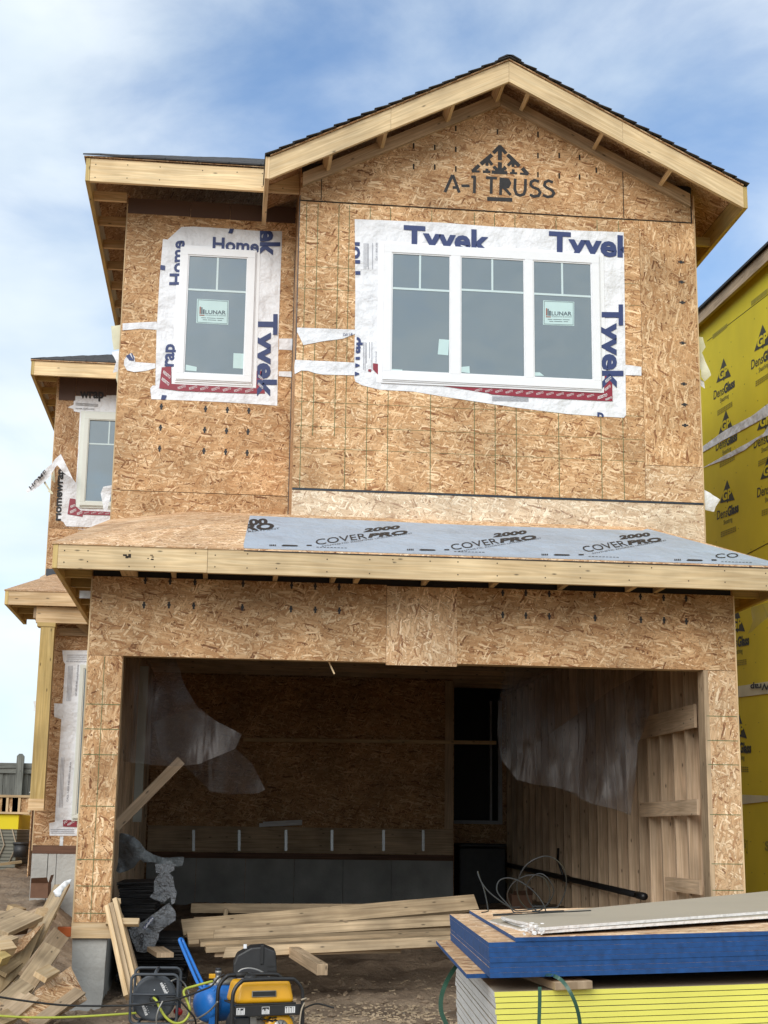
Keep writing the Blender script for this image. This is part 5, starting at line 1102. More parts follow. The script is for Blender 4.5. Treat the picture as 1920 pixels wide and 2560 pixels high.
gl((-60, 435), -.9, (250, 295), -.3, .24, .038, 'wide pale plank lying across the top of the scrap heap', 'lums', V((.1, -.75, 1)))
gl((-40, 330), .2, (60, 290), .5, .14, .038, 'plank end at the far left behind the wide pale plank', 'lums', V((0, -.6, 1)))
gl((110, 425), -.2, (370, 345), .2, .09, .038, 'narrow board under the wide pale plank of the scrap heap', 'lumd', V((0, -.6, 1)))
gl((280, 300), .2, (440, 240), .6, .09, .038, 'greyish stick at the back of the scrap heap beside the leaning sheet', 'lumd', V((0, -.6, 1)))
gl((350, 300), .1, (440, 290), .2, .12, .05, 'chunky block end at the back of the scrap heap', 'lum', V((0, -.8, 1)))
gl((110, 260), .7, (170, 250), .8, .12, .05, 'brown weathered block at the rear of the scrap heap', 'ply', V((0, -.8, 1)))
gl((40, 450), -.5, (220, 430), -.3, .05, .05, 'reddish stick lying under the wide pale plank', 'trt', V((0, -.6, 1)))
gl((-40, 560), -1.1, (110, 500), -.9, .10, .038, 'short board poking from the left under the wide pale plank', 'lums', V((0, -.6, 1)))
gl((-40, 610), -1.3, (100, 590), -1.2, .09, .09, 'thick square stub at the left edge of the scrap heap', 'lum', V((.3, -.8, 1)))
gl((-40, 690), -1.4, (40, 660), -1.3, .09, .07, 'lower square stub at the left edge with an orange end grain', 'lumy', V((.3, -.8, 1)))
gl((520, 470), -.35, (235, 850), -1.25, .14, .038, 'long board sloping from the column foot down the scrap heap', 'lumd', V((.5, -.6, .6)))
gl((450, 590), -.7, (190, 960), -1.5, .13, .038, 'knotty plank with a square cut end in the middle of the scrap heap', 'lums', V((.35, -.7, .7)))
gl((345, 840), -1.45, (460, 775), -1.25, .10, .038, 'small square offcut sitting on the knotty plank', 'lum', V((.1, -.9, .6)))
gl((225, 905), -1.5, (10, 1080), -1.85, .12, .04, 'pale plank end low on the scrap heap above the black cable', 'lums', V((.3, -.7, .8)))
gl((255, 1000), -1.6, (60, 1160), -1.95, .14, .038, 'plank lying under the black cable at the scrap heap', 'lumd', V((.3, -.7, .8)))
gl((100, 1170), -1.95, (-40, 1230), -2.1, .10, .04, 'brown board end at the bottom left corner', 'ply', V((.3, -.7, .8)))
glpanel([(610, 745), (752, 1035), (430, 1215), (300, 960)], [-.95, -1.15, -1.75, -1.5], .012, 'square strand board offcut with whitened flakes beside the concrete pier', 'deck')
glpanel([(520, 862), (700, 945), (300, 1245), (130, 1165)], [-1.16, -1.22, -1.95, -1.9], .012, 'reddish strand board strip lying on the square offcut', 'osb')
gl((690, 960), -1.25, (300, 1250), -2.0, .09, .02, 'thin lath along the lower edge of the reddish strand board', 'lumd', V((.2, -.7, .8)))
gl((140, 700), -1.0, (0, 800), -1.3, .1, .03, 'board edge half buried between the sloping pieces', 'ply', V((.3, -.7, .8)))
P = [U(*zp('GL', *p), y=-.15) for p in [(475, 85), (560, 10), (620, -10), (612, 20), (560, 70), (520, 150), (500, 140), (485, 150), (462, 95)]]
o = cloth(P, N_, .03, .03, 8, .02, 97, out=False).build('white_rag', M['bag']); solid(o, .0015); tag(o, 'crumpled white plastic rag caught on the top of the leaning sheet', 'rag')
a = U(*zp('GL', 565, 455), y=.05)
o = MB().box(a.x-.06, a.x+.05, .02, .09, a.z-.03, a.z+.045).build('plastic_clip', M['orange'], None, .006); tag(o, 'small orange plastic piece wedged beside the garage column', 'clip')
# cardboard box and far things on the left
def crate(k, x0, y0, x1, y1, yy, dep, name, mt, label, cat, lid=True):
    a, b = U(*zp(k, x0, y0), y=yy), U(*zp(k, x1, y1), y=yy); t = .006
    r = thing(name, label, cat, ((a.x+b.x)/2, yy+dep/2, b.z))
    m = MB().box(a.x, b.x, yy, yy+t, b.z, a.z).box(a.x, b.x, yy+dep-t, yy+dep, b.z, a.z).box(a.x, a.x+t, yy+t, yy+dep-t, b.z, a.z).box(b.x-t, b.x, yy+t, yy+dep-t, b.z, a.z).box(a.x+t, b.x-t, yy+t, yy+dep-t, b.z, b.z+t)
    part('body', m, mt, r)
    if lid:
        m = MB(); h = dep*.4
        m.hexa([V((a.x, yy-.001, a.z)), V((b.x, yy-.001, a.z)), V((b.x, yy-.004, a.z)), V((a.x, yy-.004, a.z)), V((a.x+.01, yy-h*.6, a.z+.05)), V((b.x-.01, yy-h*.6, a.z+.06)), V((b.x-.01, yy-h*.6-.003, a.z+.06)), V((a.x+.01, yy-h*.6-.003, a.z+.05))], X)
        part('flap', m, mt, r)
        part('flap', MB().hexa([V((b.x, yy, a.z)), V((b.x, yy+dep, a.z)), V((b.x+.003, yy+dep, a.z)), V((b.x+.003, yy, a.z)), V((b.x+.02, yy, a.z+.08)), V((b.x+.02, yy+dep, a.z+.08)), V((b.x+.023, yy+dep, a.z+.08)), V((b.x+.023, yy, a.z+.08))], Y), mt, r)
    return r
crate('L3', 320, 1480, 492, 1640, 4.35, .3, 'cardboard_box', 'card', 'brown cardboard box with open flaps at the foot of the rear foundation', 'box')
a = U(*zp('ST', 430, 450), y=7.0)
crate('ST', 430, 455, 600, 640, 5.5, .35, 'cardboard_box', 'card', 'dim cardboard box on the dark garage floor behind the wire coil', 'box')
# shaded junk inside: black tool chest in the corridor and black sack by the wall
a, b = U(1148, 2108, y=8.9), U(1265, 2165, y=8.9)
r = thing('tool_chest', 'black chest in the dark passage behind the right end of the concrete wall', 'chest', ((a.x+b.x)/2, 9.1, b.z))
m = MB().box(a.x, b.x, 8.9, 9.35, gz(4.6, 9, 0), a.z-.06); part('body', m, 'gblk', r, .02); part('lid', MB().box(a.x-.01, b.x+.01, 8.88, 9.37, a.z-.055, a.z), 'gblk', r, .02)
m = MB(); c = U(1360, 2255, y=4.2)
P = []
m.lathe(V((c.x, 4.3, gz(c.x, 4.3, 0))), Z, [(.28, 0), (.33, .08), (.30, .2), (.2, .32), (.08, .38), (.1, .44)], 14)
for i, v in enumerate(m.v): p = V(v); d = noise.noise(p*6)*.05; m.v[i] = (p.x+d, p.y+d*.6, p.z+d*.4)
tag(m.build('rubbish_sack', M['gblk']), 'black sack slumped on the garage floor near the right wall', 'sack')
# fence
yF = 19.
a, b = U(0, 1907, y=yF), U(0, 1920, y=yF)
fe = thing('board_fence', 'weathered grey board fence along the lot behind the houses', 'fence', (-3.5, yF, gz(-4, yF)))
fx0, fx1 = -9.5, -1.4
zb_ = gz(-3, yF, 0)-.1
part('top_rail', MB().box(fx0, fx1, yF-.04, yF+.1, b.z, a.z), 'fen', fe)
part('top_rail', MB().box(fx0, fx1, yF-.01, yF+.03, b.z-.1, b.z-.002), 'fen', fe)
x = fx0; k = 0
while x < fx1:
    part('fence_board', MB().box(x, x+.135, yF+(.0 if k % 2 else .022)+.032, yF+(.0 if k % 2 else .022)+.05, zb_, b.z-.003, Z), 'fen', fe); x += .128; k += 1
for u in (-330, -120, 53):
    p = U(u, 1891, y=yF-.05)
    q = part('fence_post', MB().box(p.x-.07, p.x+.07, yF-.18, yF-.045, zb_-.2, p.z, Z), 'fen', fe)
    part('post_cap', MB().hexa([V((p.x-.07, yF-.18, p.z+.001)), V((p.x+.07, yF-.18, p.z+.001)), V((p.x+.07, yF-.045, p.z+.001)), V((p.x-.07, yF-.045, p.z+.001)), V((p.x-.03, yF-.14, p.z+.05)), V((p.x+.03, yF-.14, p.z+.05)), V((p.x+.03, yF-.09, p.z+.05)), V((p.x-.03, yF-.09, p.z+.05))]), 'fen', q)
# I-joists stood on edge, bundle with yellow board, black bin
yJ = 13.
a, b = U(*zp('L3', 0, 575), y=yJ), U(*zp('L3', 330, 945), y=yJ)
zj0, zj1 = b.z, a.z
kx = [U(*zp('L3', q, 700), y=yJ).x for q in (-260, -150, -30, 88, 212, 318)]
for i, x in enumerate(kx):
    r = thing('floor_joist', 'strand board I-joist with pale flanges standing on end left of the porch post', 'joist', (x, yJ, zj0), 0, 'I-joists standing upright near the grey fence')
    part('web', MB().box(x-.30, x-.04, yJ, yJ+.012, zj0+.03, zj1-.03, Z, Y), 'osb', r)
    part('flange', MB().box(x-.04, x-.0, yJ-.03, yJ+.04, zj0+.03, zj1-.03, Z), 'lum', r)
r = thing('top_board', 'long pale plate lying across the tops of the upright I-joists', 'joist', (kx[3], yJ, zj1))
part('flange', MB().box(kx[0]-.3, kx[-1]+.02, yJ-.04, yJ+.05, zj1-.029, zj1+.01, X), 'lum', r)
r = thing('floor_plate', 'pale plate under the feet of the upright I-joists', 'board', (kx[3], yJ, zj0))
part('plank', MB().box(kx[0]-.3, kx[-1]+.05, yJ-.06, yJ+.06, zj0, zj0+.029, X), 'lum', r)
yB = 8.5
a, b, c, d = U(*zp('L3', 198, 770), y=yB), U(*zp('L3', 198, 930), y=yB), U(*zp('L3', 190, 1200), y=yB), U(*zp('L3', 310, 757), y=yB)
r = thing('sheathing_pile', 'grey bundled sheets topped by a yellow board, cut off by the left edge', 'pile', (a.x-1, yB, c.z))
sh = part('sheet_bundle', MB().box(a.x-1.6, a.x-.01, yB+.02, yB+2.0, gz(a.x-.5, yB)-.15, b.z, X), lines('ruled grey bundle', (.17, .17, .135), (.06, .06, .045), .045, .35), r, .01)
m = MB()
for i in range(6):
    x = a.x-.06-.16*i; m.tube([V((x-.02, yB+.005, b.z+.01)), V((x+.05, yB-.0, b.z-.2)), V((x-.03, yB-.0, b.z-.42))], .009, 5)
part('rope', m, 'gyp', r)
part('yellow_board', MB().box(a.x-1.65, a.x, yB, yB+2.0, b.z+.003, a.z, X), 'yel', r, .005)
part('lid_board', MB().box(a.x-1.6, d.x, yB-.05, yB+.35, a.z+.003, a.z+.03, X), 'lum', r)
a, b = U(*zp('L3', 175, 1062), y=7.6), U(*zp('L3', 228, 1190), y=7.6)
r = thing('rubbish_bin', 'small black bin standing by the grey sheet bundle', 'bin', ((a.x+b.x)/2, 7.7, b.z))
part('body', MB().lathe(V(((a.x+b.x)/2, 7.75, b.z-.03)), Z, [(.09, 0), (.10, a.z-b.z)], 14), 'gblk', r); part('rim', MB().lathe(V(((a.x+b.x)/2, 7.75, a.z-.029)), Z, [(.108, 0), (.108, .03)], 14), 'gblk', r)
a, b = U(*zp('L3', 335, 615), y=9), U(*zp('L3', 365, 950), y=9)
r = thing('upright_board', 'dark upright board between the I-joists and the porch post', 'board', (b.x, 9, b.z))
part('plank', MB().box(a.x, b.x, 9, 9.05, gz(b.x, 9)-.05, a.z, Z), 'fen', r)
a, b = U(*zp('L3', 0, 1290), y=5.5), U(*zp('L3', 220, 1262), y=5.6)
tag(MB().board(a, b, .05, .03).build('scrap_board', M['ply']), 'thin stick lying on bare soil in front of the grey sheet bundle', 'board')

# ================================================================ sheet stacks in the right foreground
O = V((1.452, -8.69, .587)); EX = V((.9977, .05, .035)).normalized(); EY = (V((.08, 1, 0))).normalized(); EZ = EX.cross(EY).normalized()
LX, LY = 2.44, 1.22
def loc(x, y, z): return O+EX*x+EY*y+EZ*z
def sag(x, a): t = x/LX; return -a*4*t*(1-t)
def slab(x0, x1, y0, y1, z0, z1, sg, grain=None, n=12):
    vs = []
    for i in range(n+1):
        x = x0+(x1-x0)*i/n; s = sag(x, sg)
        vs += [loc(x, y0, z0+s), loc(x, y1, z0+s), loc(x, y1, z1+s), loc(x, y0, z1+s)]
    fs = [(0, 1, 2, 3), tuple(4*n+i for i in (3, 2, 1, 0))]+[(4*i+k, 4*i+(k+1) % 4, 4*i+4+(k+1) % 4, 4*i+4+k) for i in range(n) for k in range(4)]
    return MB().add(vs, fs, grain or EX, EZ)
def sheetobj(name, m, top, edge, lab, cat, grp):
    o = m.build(name, M[top]); me = o.data; me.materials.append(M[edge])
    for p in me.polygons:
        if abs(p.normal.dot(EZ)) < .8: p.material_index = 1
    return tag(o, lab, cat, grp)
nB = 8; tB = .0785/(nB-1)
for k in range(nB):
    jx, jy = random.uniform(-.0012, .0012), random.uniform(-.0012, .0012)
    if k == nB-1:
        sheetobj('strand_sheet', slab(.062, LX+.06, -.002, LY, .0006, .0100, .008), 'deck', 'blue', 'top blue-edged strand board sheet, set back from the corner of its stack', 'sheet', 'blue-edged sheets in the right foreground stack')
    else:
        z0 = -.0785+tB*k
        sheetobj('strand_sheet', slab(jx, LX+jx, jy, LY, z0+.0004, z0+tB, .008), 'deck', 'blue', 'blue-edged strand board sheet in the body of the foreground stack', 'sheet', 'blue-edged sheets in the right foreground stack')
# the odd sheet sticking out below
zb = -.0785
sheetobj('strand_sheet', slab(-.045, LX-.1, .12, LY+.02, zb-.0102, zb-.0004, .008), 'osb', 'blue', 'lowest blue-edged sheet, sticking out past the left end of its stack', 'sheet', 'blue-edged sheets in the right foreground stack')
# dunnage and yellow gypsum stack
zg = zb-.0102
tG = .0127
for i, x in enumerate((.15, 1.25, 2.3)):
    y0 = -.0
    o = MB().hexa([loc(x, y0-.01, zg-.0195+sag(x, .008)), loc(x+.089, y0-.01, zg-.0195+sag(x, .008)), loc(x+.089+(-.16 if i == 0 else 0), LY, zg-.0195+sag(x, .008)), loc(x+(-.16 if i == 0 else 0), LY, zg-.0195+sag(x, .008)), loc(x, y0-.01, zg-.001+sag(x, .008)), loc(x+.089, y0-.01, zg-.001+sag(x, .008)), loc(x+.089+(-.16 if i == 0 else 0), LY, zg-.001+sag(x, .008)), loc(x+(-.16 if i == 0 else 0), LY, zg-.001+sag(x, .008))], EY, EZ).build('spacer_board', M['lumd'], None, .002)
    tag(o, ('pale spacer board between the blue and yellow stacks, under a green strap', 'middle spacer board between the blue and yellow stacks', 'far spacer board between the blue and yellow stacks')[i], 'board')
zt = zg-.0205
gx = .012
zbot = -.66+.12-O.z
n = int((zt-zbot)/tG)
for k in range(n):
    j = random.uniform(-.002, .002); jy = random.uniform(-.0015, .0015)
    sheetobj('gypsum_board', slab(gx+j, gx+LX+j, .02+jy, LY+jy, zt-tG*(k+1)+.0004, zt-tG*k-.0013, .008), 'gyp', 'lemon', 'yellow-edged gypsum board in the lower foreground stack', 'gypsum board', 'yellow-edged gypsum boards under the blue sheets')
for o in list(COL.objects):
    if o.name.startswith('gypsum_board'):
        o.data.materials.append(M['core'])
        for p in o.data.polygons:
            if p.material_index == 1 and abs(p.normal.dot(EX)) > .8: p.material_index = 2
for i, x in enumerate((.2, 1.2, 2.2)):
    p = loc(x, 0, zt-tG*n); o = MB().hexa([loc(x, -.0, zt-tG*n-.16), loc(x+.1, -.0, zt-tG*n-.16), loc(x+.1, LY, zt-tG*n-.16), loc(x, LY, zt-tG*n-.16), loc(x, .0, zt-tG*n-.013), loc(x+.1, .0, zt-tG*n-.013), loc(x+.1, LY, zt-tG*n-.013), loc(x, LY, zt-tG*n-.013)], EY, EZ).build('skid_timber', M['lumd'])
    tag(o, ('skid timber under the left end of the yellow stack', 'skid timber under the middle of the yellow stack', 'skid timber under the right end of the yellow stack')[i], 'timber')
# buff boards on top
def topq(k, pts, z): return [U(*zp(k, *p), pl=(O+EZ*z, EZ)) for p in pts]
r3 = random.Random(9)
def gyptop(pts, z0, z1, lab, jag=0):
    P = topq('ST', pts, z0)
    m = MB(); m.prism(P, EZ*(z1-z0-.0006), EX, EZ)
    o = m.build('buff_board', M['gyp']); o.data.materials.append(M['gypw'])
    for p in o.data.polygons:
        if abs(p.normal.dot(EZ)) < .8: p.material_index = 1
    tag(o, lab, 'gypsum board', 'buff gypsum boards lying on the blue stack')
jl = [(690, 750), (655, 752), (640, 738), (600, 728), (575, 715), (520, 700), (460, 690), (400, 672), (340, 655)]
gyptop([(665, 770), (630, 772), (560, 760), (490, 760), (430, 740), (350, 722), (300, 706), (248, 690), (270, 678), (900, 600), (2560, 440), (4200, 430), (4200, 560), (2560, 650)], .0070, .0140, 'lowest buff gypsum board on the blue stack, its broken corner reaching farthest left')
gyptop([(695, 775), (650, 765), (600, 745), (520, 725), (430, 700), (350, 665), (900, 600), (2560, 445), (4200, 425), (4200, 560), (2560, 650)], .0143, .0213, 'middle buff gypsum board on the blue stack')
gyptop(jl+[(900, 607), (1000, 600), (2560, 440), (4200, 420), (4200, 520), (2560, 610)], .0216, .0290, 'top buff gypsum board under the wire coil, its near corner crumbled')
m = MB()
for i in range(60):
    p = topq('ST', [(r3.uniform(520, 690), r3.uniform(705, 770))], .024)[0]+EZ*r3.uniform(-.008, .006); s = r3.uniform(.0015, .005)
    m.hexa([p+V((r3.uniform(-s, s)+sx*s, r3.uniform(-s, s)*.5+sy*s, sz*s*.6)) for sz in (-1, 1) for sx, sy in ((-1, -1), (1, -1), (1, 1), (-1, 1))])
tag(m.build('plaster_crumbs', M['gypw']), 'white plaster crumbs at the broken corner of the buff boards', 'debris', kind='stuff')
# wire coil
def wirepts(pts, y0, amp=.05, s=0):
    r = random.Random(s); out = []; ph = r.uniform(0, 6)
    for i, p in enumerate(pts): out.append(U(*zp('ST', *p), y=y0+amp*math.sin(ph+i*.55)))
    return out
def spline(p, n=6):
    out = []
    for i in range(len(p)-1):
        a, b, c, d = p[max(i-1, 0)], p[i], p[i+1], p[min(i+2, len(p)-1)]
        for k in range(n):
            t = k/n; out.append(.5*((2*b)+(c-a)*t+(2*a-5*b+4*c-d)*t*t+(-a+3*b-3*c+d)*t**3))
    return out+[p[-1]]
wc = thing('wire_coil', 'loose coil of dark wire springing up from the top of the foreground stack', 'wire', tuple(U(*zp('ST', 650, 600), y=-8.2)))
for i, (pts, y) in enumerate((
    ([(180, 635), (215, 655), (235, 610), (220, 500), (195, 400), (165, 320), (148, 262), (155, 300), (190, 370), (250, 440), (340, 510), (440, 575), (520, 610), (620, 640), (690, 635)], -8.05),
    ([(690, 635), (780, 590), (850, 490), (882, 370), (868, 260), (810, 175), (720, 135), (620, 160), (540, 220), (490, 310), (472, 400), (495, 500), (560, 570), (640, 615), (720, 600)], -8.1),
    ([(460, 620), (400, 540), (320, 450), (305, 390), (330, 335), (400, 315), (490, 340), (580, 400), (650, 470), (700, 550), (712, 610)], -8.15),
    ([(500, 630), (430, 560), (395, 480), (400, 420), (450, 350), (540, 300), (630, 292), (700, 320), (740, 400), (745, 470), (720, 540), (660, 590), (600, 605)], -8.0),
    ([(640, 600), (580, 520), (550, 430), (560, 360), (610, 300), (670, 280), (730, 320), (775, 400), (770, 460), (730, 530), (670, 580), (600, 600)], -8.2),
    ([(275, 645), (300, 632), (450, 605), (600, 597), (760, 600), (850, 603), (856, 612), (820, 612), (640, 600)], -8.2),
    ([(275, 648), (330, 646), (480, 625), (640, 625), (800, 636), (1060, 638), (1082, 645), (1060, 655), (900, 674)], -8.25))):
    P = spline(wirepts(pts, y, .06 if i < 5 else .012, i), 5)
    zmin = lambda q: (O+EZ*.0305).z+(q.x-O.x)*.052+.002
    P = [V((q.x, q.y, max(q.z, zmin(q)))) for q in P]
    part('wire_loop', MB().tube(P, .0017, 6), 'wire', wc)
# green straps
def strapm(pts, w=.008):
    m = MB(); P = spline(pts, 6); t = .0012
    for a, b in zip(P, P[1:]):
        d = b-a; wd = d.cross(N_).normalized()*w/2
        if wd.length < 1e-6: continue
        m.prism([a-wd, b-wd, b+wd, a+wd], V((0, t, 0)), d)
    return m
zt_ = zt+.002
s1 = [loc(.155, -.006, zt_-.02), loc(.157, -.008, zt_-.15), loc(.150, -.007, zt_-.35), loc(.15, -.006, zt-tG*n)]
q8 = lambda x, y, yy: U(*zp('P8', x, y), y=yy)
yS = -8.8
s1 = [q8(673, 980, yS), q8(673, 1040, yS), q8(670, 1141, yS), q8(668, 1250, yS), q8(668, 1600, yS)]
tag(strapm(s1).build('binding_strap', M['strap']), 'dark green strap running straight down the face of the yellow stack', 'strap')
s2 = [q8(680, 930, yS+.2), q8(725, 930, yS), q8(765, 950, yS-.04), q8(800, 995, yS-.06), q8(830, 1060, yS-.06), q8(847, 1141, yS-.05), q8(850, 1260, yS-.04)]
tag(strapm(s2).build('binding_strap', M['strap']), 'cut green strap curling off the spacer board over the yellow stack', 'strap')
s3 = [q8(330, 868, -7.9), q8(295, 915, -7.95), q8(265, 970, -8), q8(247, 1030, -8), q8(248, 1090, -8), q8(270, 1145, -8), q8(300, 1240, -8)]
tag(strapm(s3, .012).build('binding_strap', M['strap']), 'green strap bowing out beyond the left end of the stacks', 'strap')
s4 = [q8(345, 1078, -3.0), q8(250, 1068, -2.9), q8(160, 1072, -2.8), q8(80, 1085, -2.7), q8(0, 1108, -2.8), q8(-180, 1060, -2.6), q8(-100, 1065, -2.5)]
s4 = [V((p.x, p.y, gz(p.x, p.y)+.03)) for p in s4]
tag(MB().tube(spline(s4, 6), .008, 5).build('binding_strap', M['strap']), 'loose green strap lying on the mud between generator and stacks', 'strap')

# ================================================================ tools in front
# generator
gp0 = U(578, 2592, y=-2.25)
gzr = gz(gp0.x+.25, -2.1, 0)
GN = thing('generator', 'yellow portable generator with black tube frame at the bottom of the picture', 'generator', (gp0.x, gp0.y, gzr), math.radians(16))
GN.scale = (.85, .85, .9)
def gpart(name, m, mt, bev=0, par=None): return m.build(name, M[mt], par or GN, bev, world=False)
WG, DG, HG = .56, .40, .475
def arch(y, w0=0., dz=0.): return [V((w0, y, .02)), V((w0, y, HG-.16)), V((w0+.012, y, HG-.07)), V((w0+.06, y, HG-.015)), V((w0+.12, y, HG)), V((WG-.12, y, HG)), V((WG-.06, y, HG-.015)), V((WG-.012, y, HG-.07)), V((WG, y, HG-.16)), V((WG, y, .02))]
fr = gpart('frame', MB().tube(spline(arch(0), 4), .0155, 9).tube(spline(arch(DG), 4), .0155, 9).tube([V((0, 0, .03)), V((0, DG, .03))], .015, 8).tube([V((WG, 0, .03)), V((WG, DG, .03))], .015, 8).tube([V((0, 0, .03)), V((WG, 0, .03))], .015, 8).tube([V((0, DG, .03)), V((WG, DG, .03))], .015, 8), 'gfr')
gpart('grip', MB().tube([V((.14, DG, HG)), V((.24, DG, HG))], .022, 9), 'rub', par=fr)
# tank: a rounded box
bm = bmesh.new(); bmesh.ops.create_cube(bm, size=1)
for v in bm.verts:
    v.co = V((.045+(v.co.x+.5)*(WG-.09), .045+(v.co.y+.5)*(DG-.09), .305+(v.co.z+.5)*.155))
    if v.co.z > .4: v.co.x += (.03 if v.co.x < .2 else -.03); v.co.y += (.03 if v.co.y < .2 else -.03)
bmesh.ops.bevel(bm, geom=bm.edges[:], offset=.04, segments=5, affect='EDGES', profile=.6)
m = MB().add([v.co.copy() for v in (bm.verts.ensure_lookup_table() or bm.verts)], [[v.index for v in f.verts] for f in bm.faces], X, smooth=True); bm.free()
tk = gpart('fuel_tank', m, 'gyl')
gpart('fuel_cap', MB().lathe(V((.20, .2, .455)), Z, [(.045, 0), (.05, .012), (.046, .03), (.02, .034)], 20).box(.165, .235, .19, .21, .485, .5), 'gblk', par=tk)
gpart('tank_badge', MB().box(.165, .36, .0425, .0475, .352, .395), 'gmet', par=tk, bev=.002); gpart('tank_badge', MB().box(.172, .353, .0405, .043, .358, .389), 'gblk', par=tk)
gpart('tank_seam', MB().box(.04, WG-.04, .035, DG-.035, .296, .308), 'gblk', .004, par=tk)
cp = gpart('control_panel', MB().box(.02, WG-.012, .004, .03, .225, .298), 'gblk', .004)
m = MB()
for x0, x1, z0, z1 in ((.035, .10, .238, .285), (.235, .295, .238, .288), (.42, .50, .24, .285)):
    for i in range(6):
        a = x0+(x1-x0)*(i+.1)/6; h = random.uniform(.4, .95); m.box(a, a+(x1-x0)/9, .0022, .0038, z0+.004, z0+(z1-z0)*h)
    m.box(x0, x1, .0022, .0038, z0, z0+.003); m.box(x0, x1, .0022, .0038, z1-.003, z1); m.box(x0, x0+.003, .002, .0036, z0+.003, z1-.003); m.box(x1-.003, x1, .002, .0036, z0+.003, z1-.003)
gpart('panel_label', m, 'white', par=cp)
en = gpart('engine_block', MB().box(.2, .5, .10, .33, .05, .22).box(.16, .22, .06, .2, .16, .225).box(.5, .53, .1, .3, .08, .2), 'gmet', .008)
gpart('recoil_cover', MB().lathe(V((.40, .10, .125)), -Y, [(.118, 0), (.118, .03), (.105, .05), (.07, .056)], 28), 'gyl', par=en)
gpart('recoil_grille', MB().lathe(V((.40, .0425, .125)), -Y, [(.068, 0), (.066, .006), (.03, .010)], 24), 'gmet', par=en)
m = MB()
for i in range(10): a = i*math.pi/5; m.tube([V((.40+.03*math.cos(a), .0325, .125+.03*math.sin(a))), V((.40+.06*math.cos(a), .0335, .125+.06*math.sin(a)))], .003, 5)
gpart('recoil_slot', m, 'gblk', par=en)
gpart('engine_shroud', MB().hexa([V((.27, .07, .18)), V((.44, .07, .19)), V((.44, .2, .19)), V((.27, .2, .18)), V((.29, .06, .225)), V((.42, .06, .225)), V((.42, .2, .225)), V((.29, .2, .225))]), 'gyl', .006, par=en)
gpart('alternator', MB().lathe(V((.03, .2, .14)), X, [(.06, 0), (.095, .02), (.1, .14), (.08, .16)], 20), 'gblk')
gpart('outlet_box', MB().box(.035, .15, .03, .14, .05, .215), 'gblk', .01)
m = MB()
for i in range(7): m.tube([V((.20+random.uniform(0, .2), .06, .2)), V((.22+random.uniform(0, .2), .04, .16+random.uniform(0, .05))), V((.25+random.uniform(0, .2), .055, .21))], .004, 5)
gpart('wiring', m, 'rub')
gpart('rope', MB().tube(spline([V((WG+.01, -.016, .31)), V((WG-.02, -.025, .25)), V((WG-.035, -.03, .12)), V((WG-.04, -.03, .03))], 5), .006, 6).tube([V((WG-.02, -.02, .33)), V((WG+.02, -.02, .34)), V((WG+.02, .02, .33))], .007, 6), 'gyp')
m = MB()
for x in (.03, WG-.03):
    for y in (.03, DG-.03): m.lathe(V((x, y, -.0)), Z, [(.02, 0), (.02, .03)], 10)
gpart('foot', m, 'rub')
# black tool case behind
c0_ = U(583, 2440, y=-1.15); c1_ = U(690, 2440, y=-1.15)
zc0 = gz(c0_.x+.15, -1.1, 0); zc1 = U(640, 2366, y=-1.15).z
TC = thing('tool_case', 'black plastic tool case with a pale label behind the yellow generator', 'case', (c0_.x, -1.15, zc0))
w_ = c1_.x-c0_.x; h_ = zc1-zc0
def tpart(name, m, mt, bev=0, par=None): return m.build(name, M[mt], par or TC, bev, world=False)
m = MB(); pr = [(0, 0), (w_, 0), (w_+.005, h_*.72), (w_-.006, h_*.94), (w_*.7, h_), (w_*.4, h_*.985), (w_*.08, h_*.89), (0, h_*.78)]
m.prism([V((x, 0, z)) for x, z in pr], Y*.30, X); tb = tpart('body', m, 'gblk', .012)
tpart('latch', MB().box(w_*.62, w_*.70, -.012, .03, h_*.78, h_*1.02), 'rub', .004, tb)
m = MB()
for i in range(7): m.box(w_*.80, w_*.98, -.006, -.0005, h_*(.42+.055*i), h_*(.44+.055*i))
tpart('vent_rib', m, 'rub', 0, tb)
tpart('label', MB().box(w_*.10, w_*.54, -.004, -.0005, h_*.45, h_*.68), 'grayink', 0, tb)
m = MB()
for i in range(5):
    m.box(w_*.13, w_*(.22+.04*(i % 3)), -.0055, -.0042, h_*(.48+.035*i), h_*(.49+.035*i))
for i in range(3):
    for j in range(3): m.box(w_*(.38+.05*i), w_*(.41+.05*i), -.0055, -.0042, h_*(.49+.055*j), h_*(.52+.055*j))
tpart('label_print', m, 'white', 0, tb)
tpart('tab', MB().box(w_*.22, w_*.30, .03, .06, h_*.965, h_*1.02), 'vinyl', .004, tb)
# air compressor
cc_ = U(527, 2516, y=-1.85)
AC = thing('air_compressor', 'blue air compressor tank with a long looped handle left of the generator', 'compressor', (cc_.x, -1.85, gz(cc_.x, -1.8, 0)))
def apart(name, m, mt, bev=0, par=None): return m.build(name, M[mt], par or AC, bev)
ax = V((.75, .66, 0)).normalized(); R_ = .118; cz_ = cc_.z+.01
c = V((cc_.x-.02, -1.8, cz_))
tk = apart('tank', MB().lathe(c-ax*.03, ax, [(.02, -.045), (.07, -.035), (.105, -.012), (R_, .02), (R_, .40), (.1, .44), (.05, .46)], 28), 'cblue')
apart('weld_band', MB().lathe(c-ax*.03, ax, [(R_+.002, .03), (R_+.002, .042)], 28), 'cblue', 0, tk)
a = c+V((.03, -.02, -R_+.02))
apart('leg', MB().hexa([a+V((-.02, -.03, -.2)), a+V((.03, -.03, -.2)), a+V((.03, -.02, -.2)), a+V((-.02, -.02, -.2)), a+V((-.02, -.06, .03)), a+V((.03, -.06, .03)), a+V((.03, -.05, .03)), a+V((-.02, -.05, .03))], Z), 'cblue')
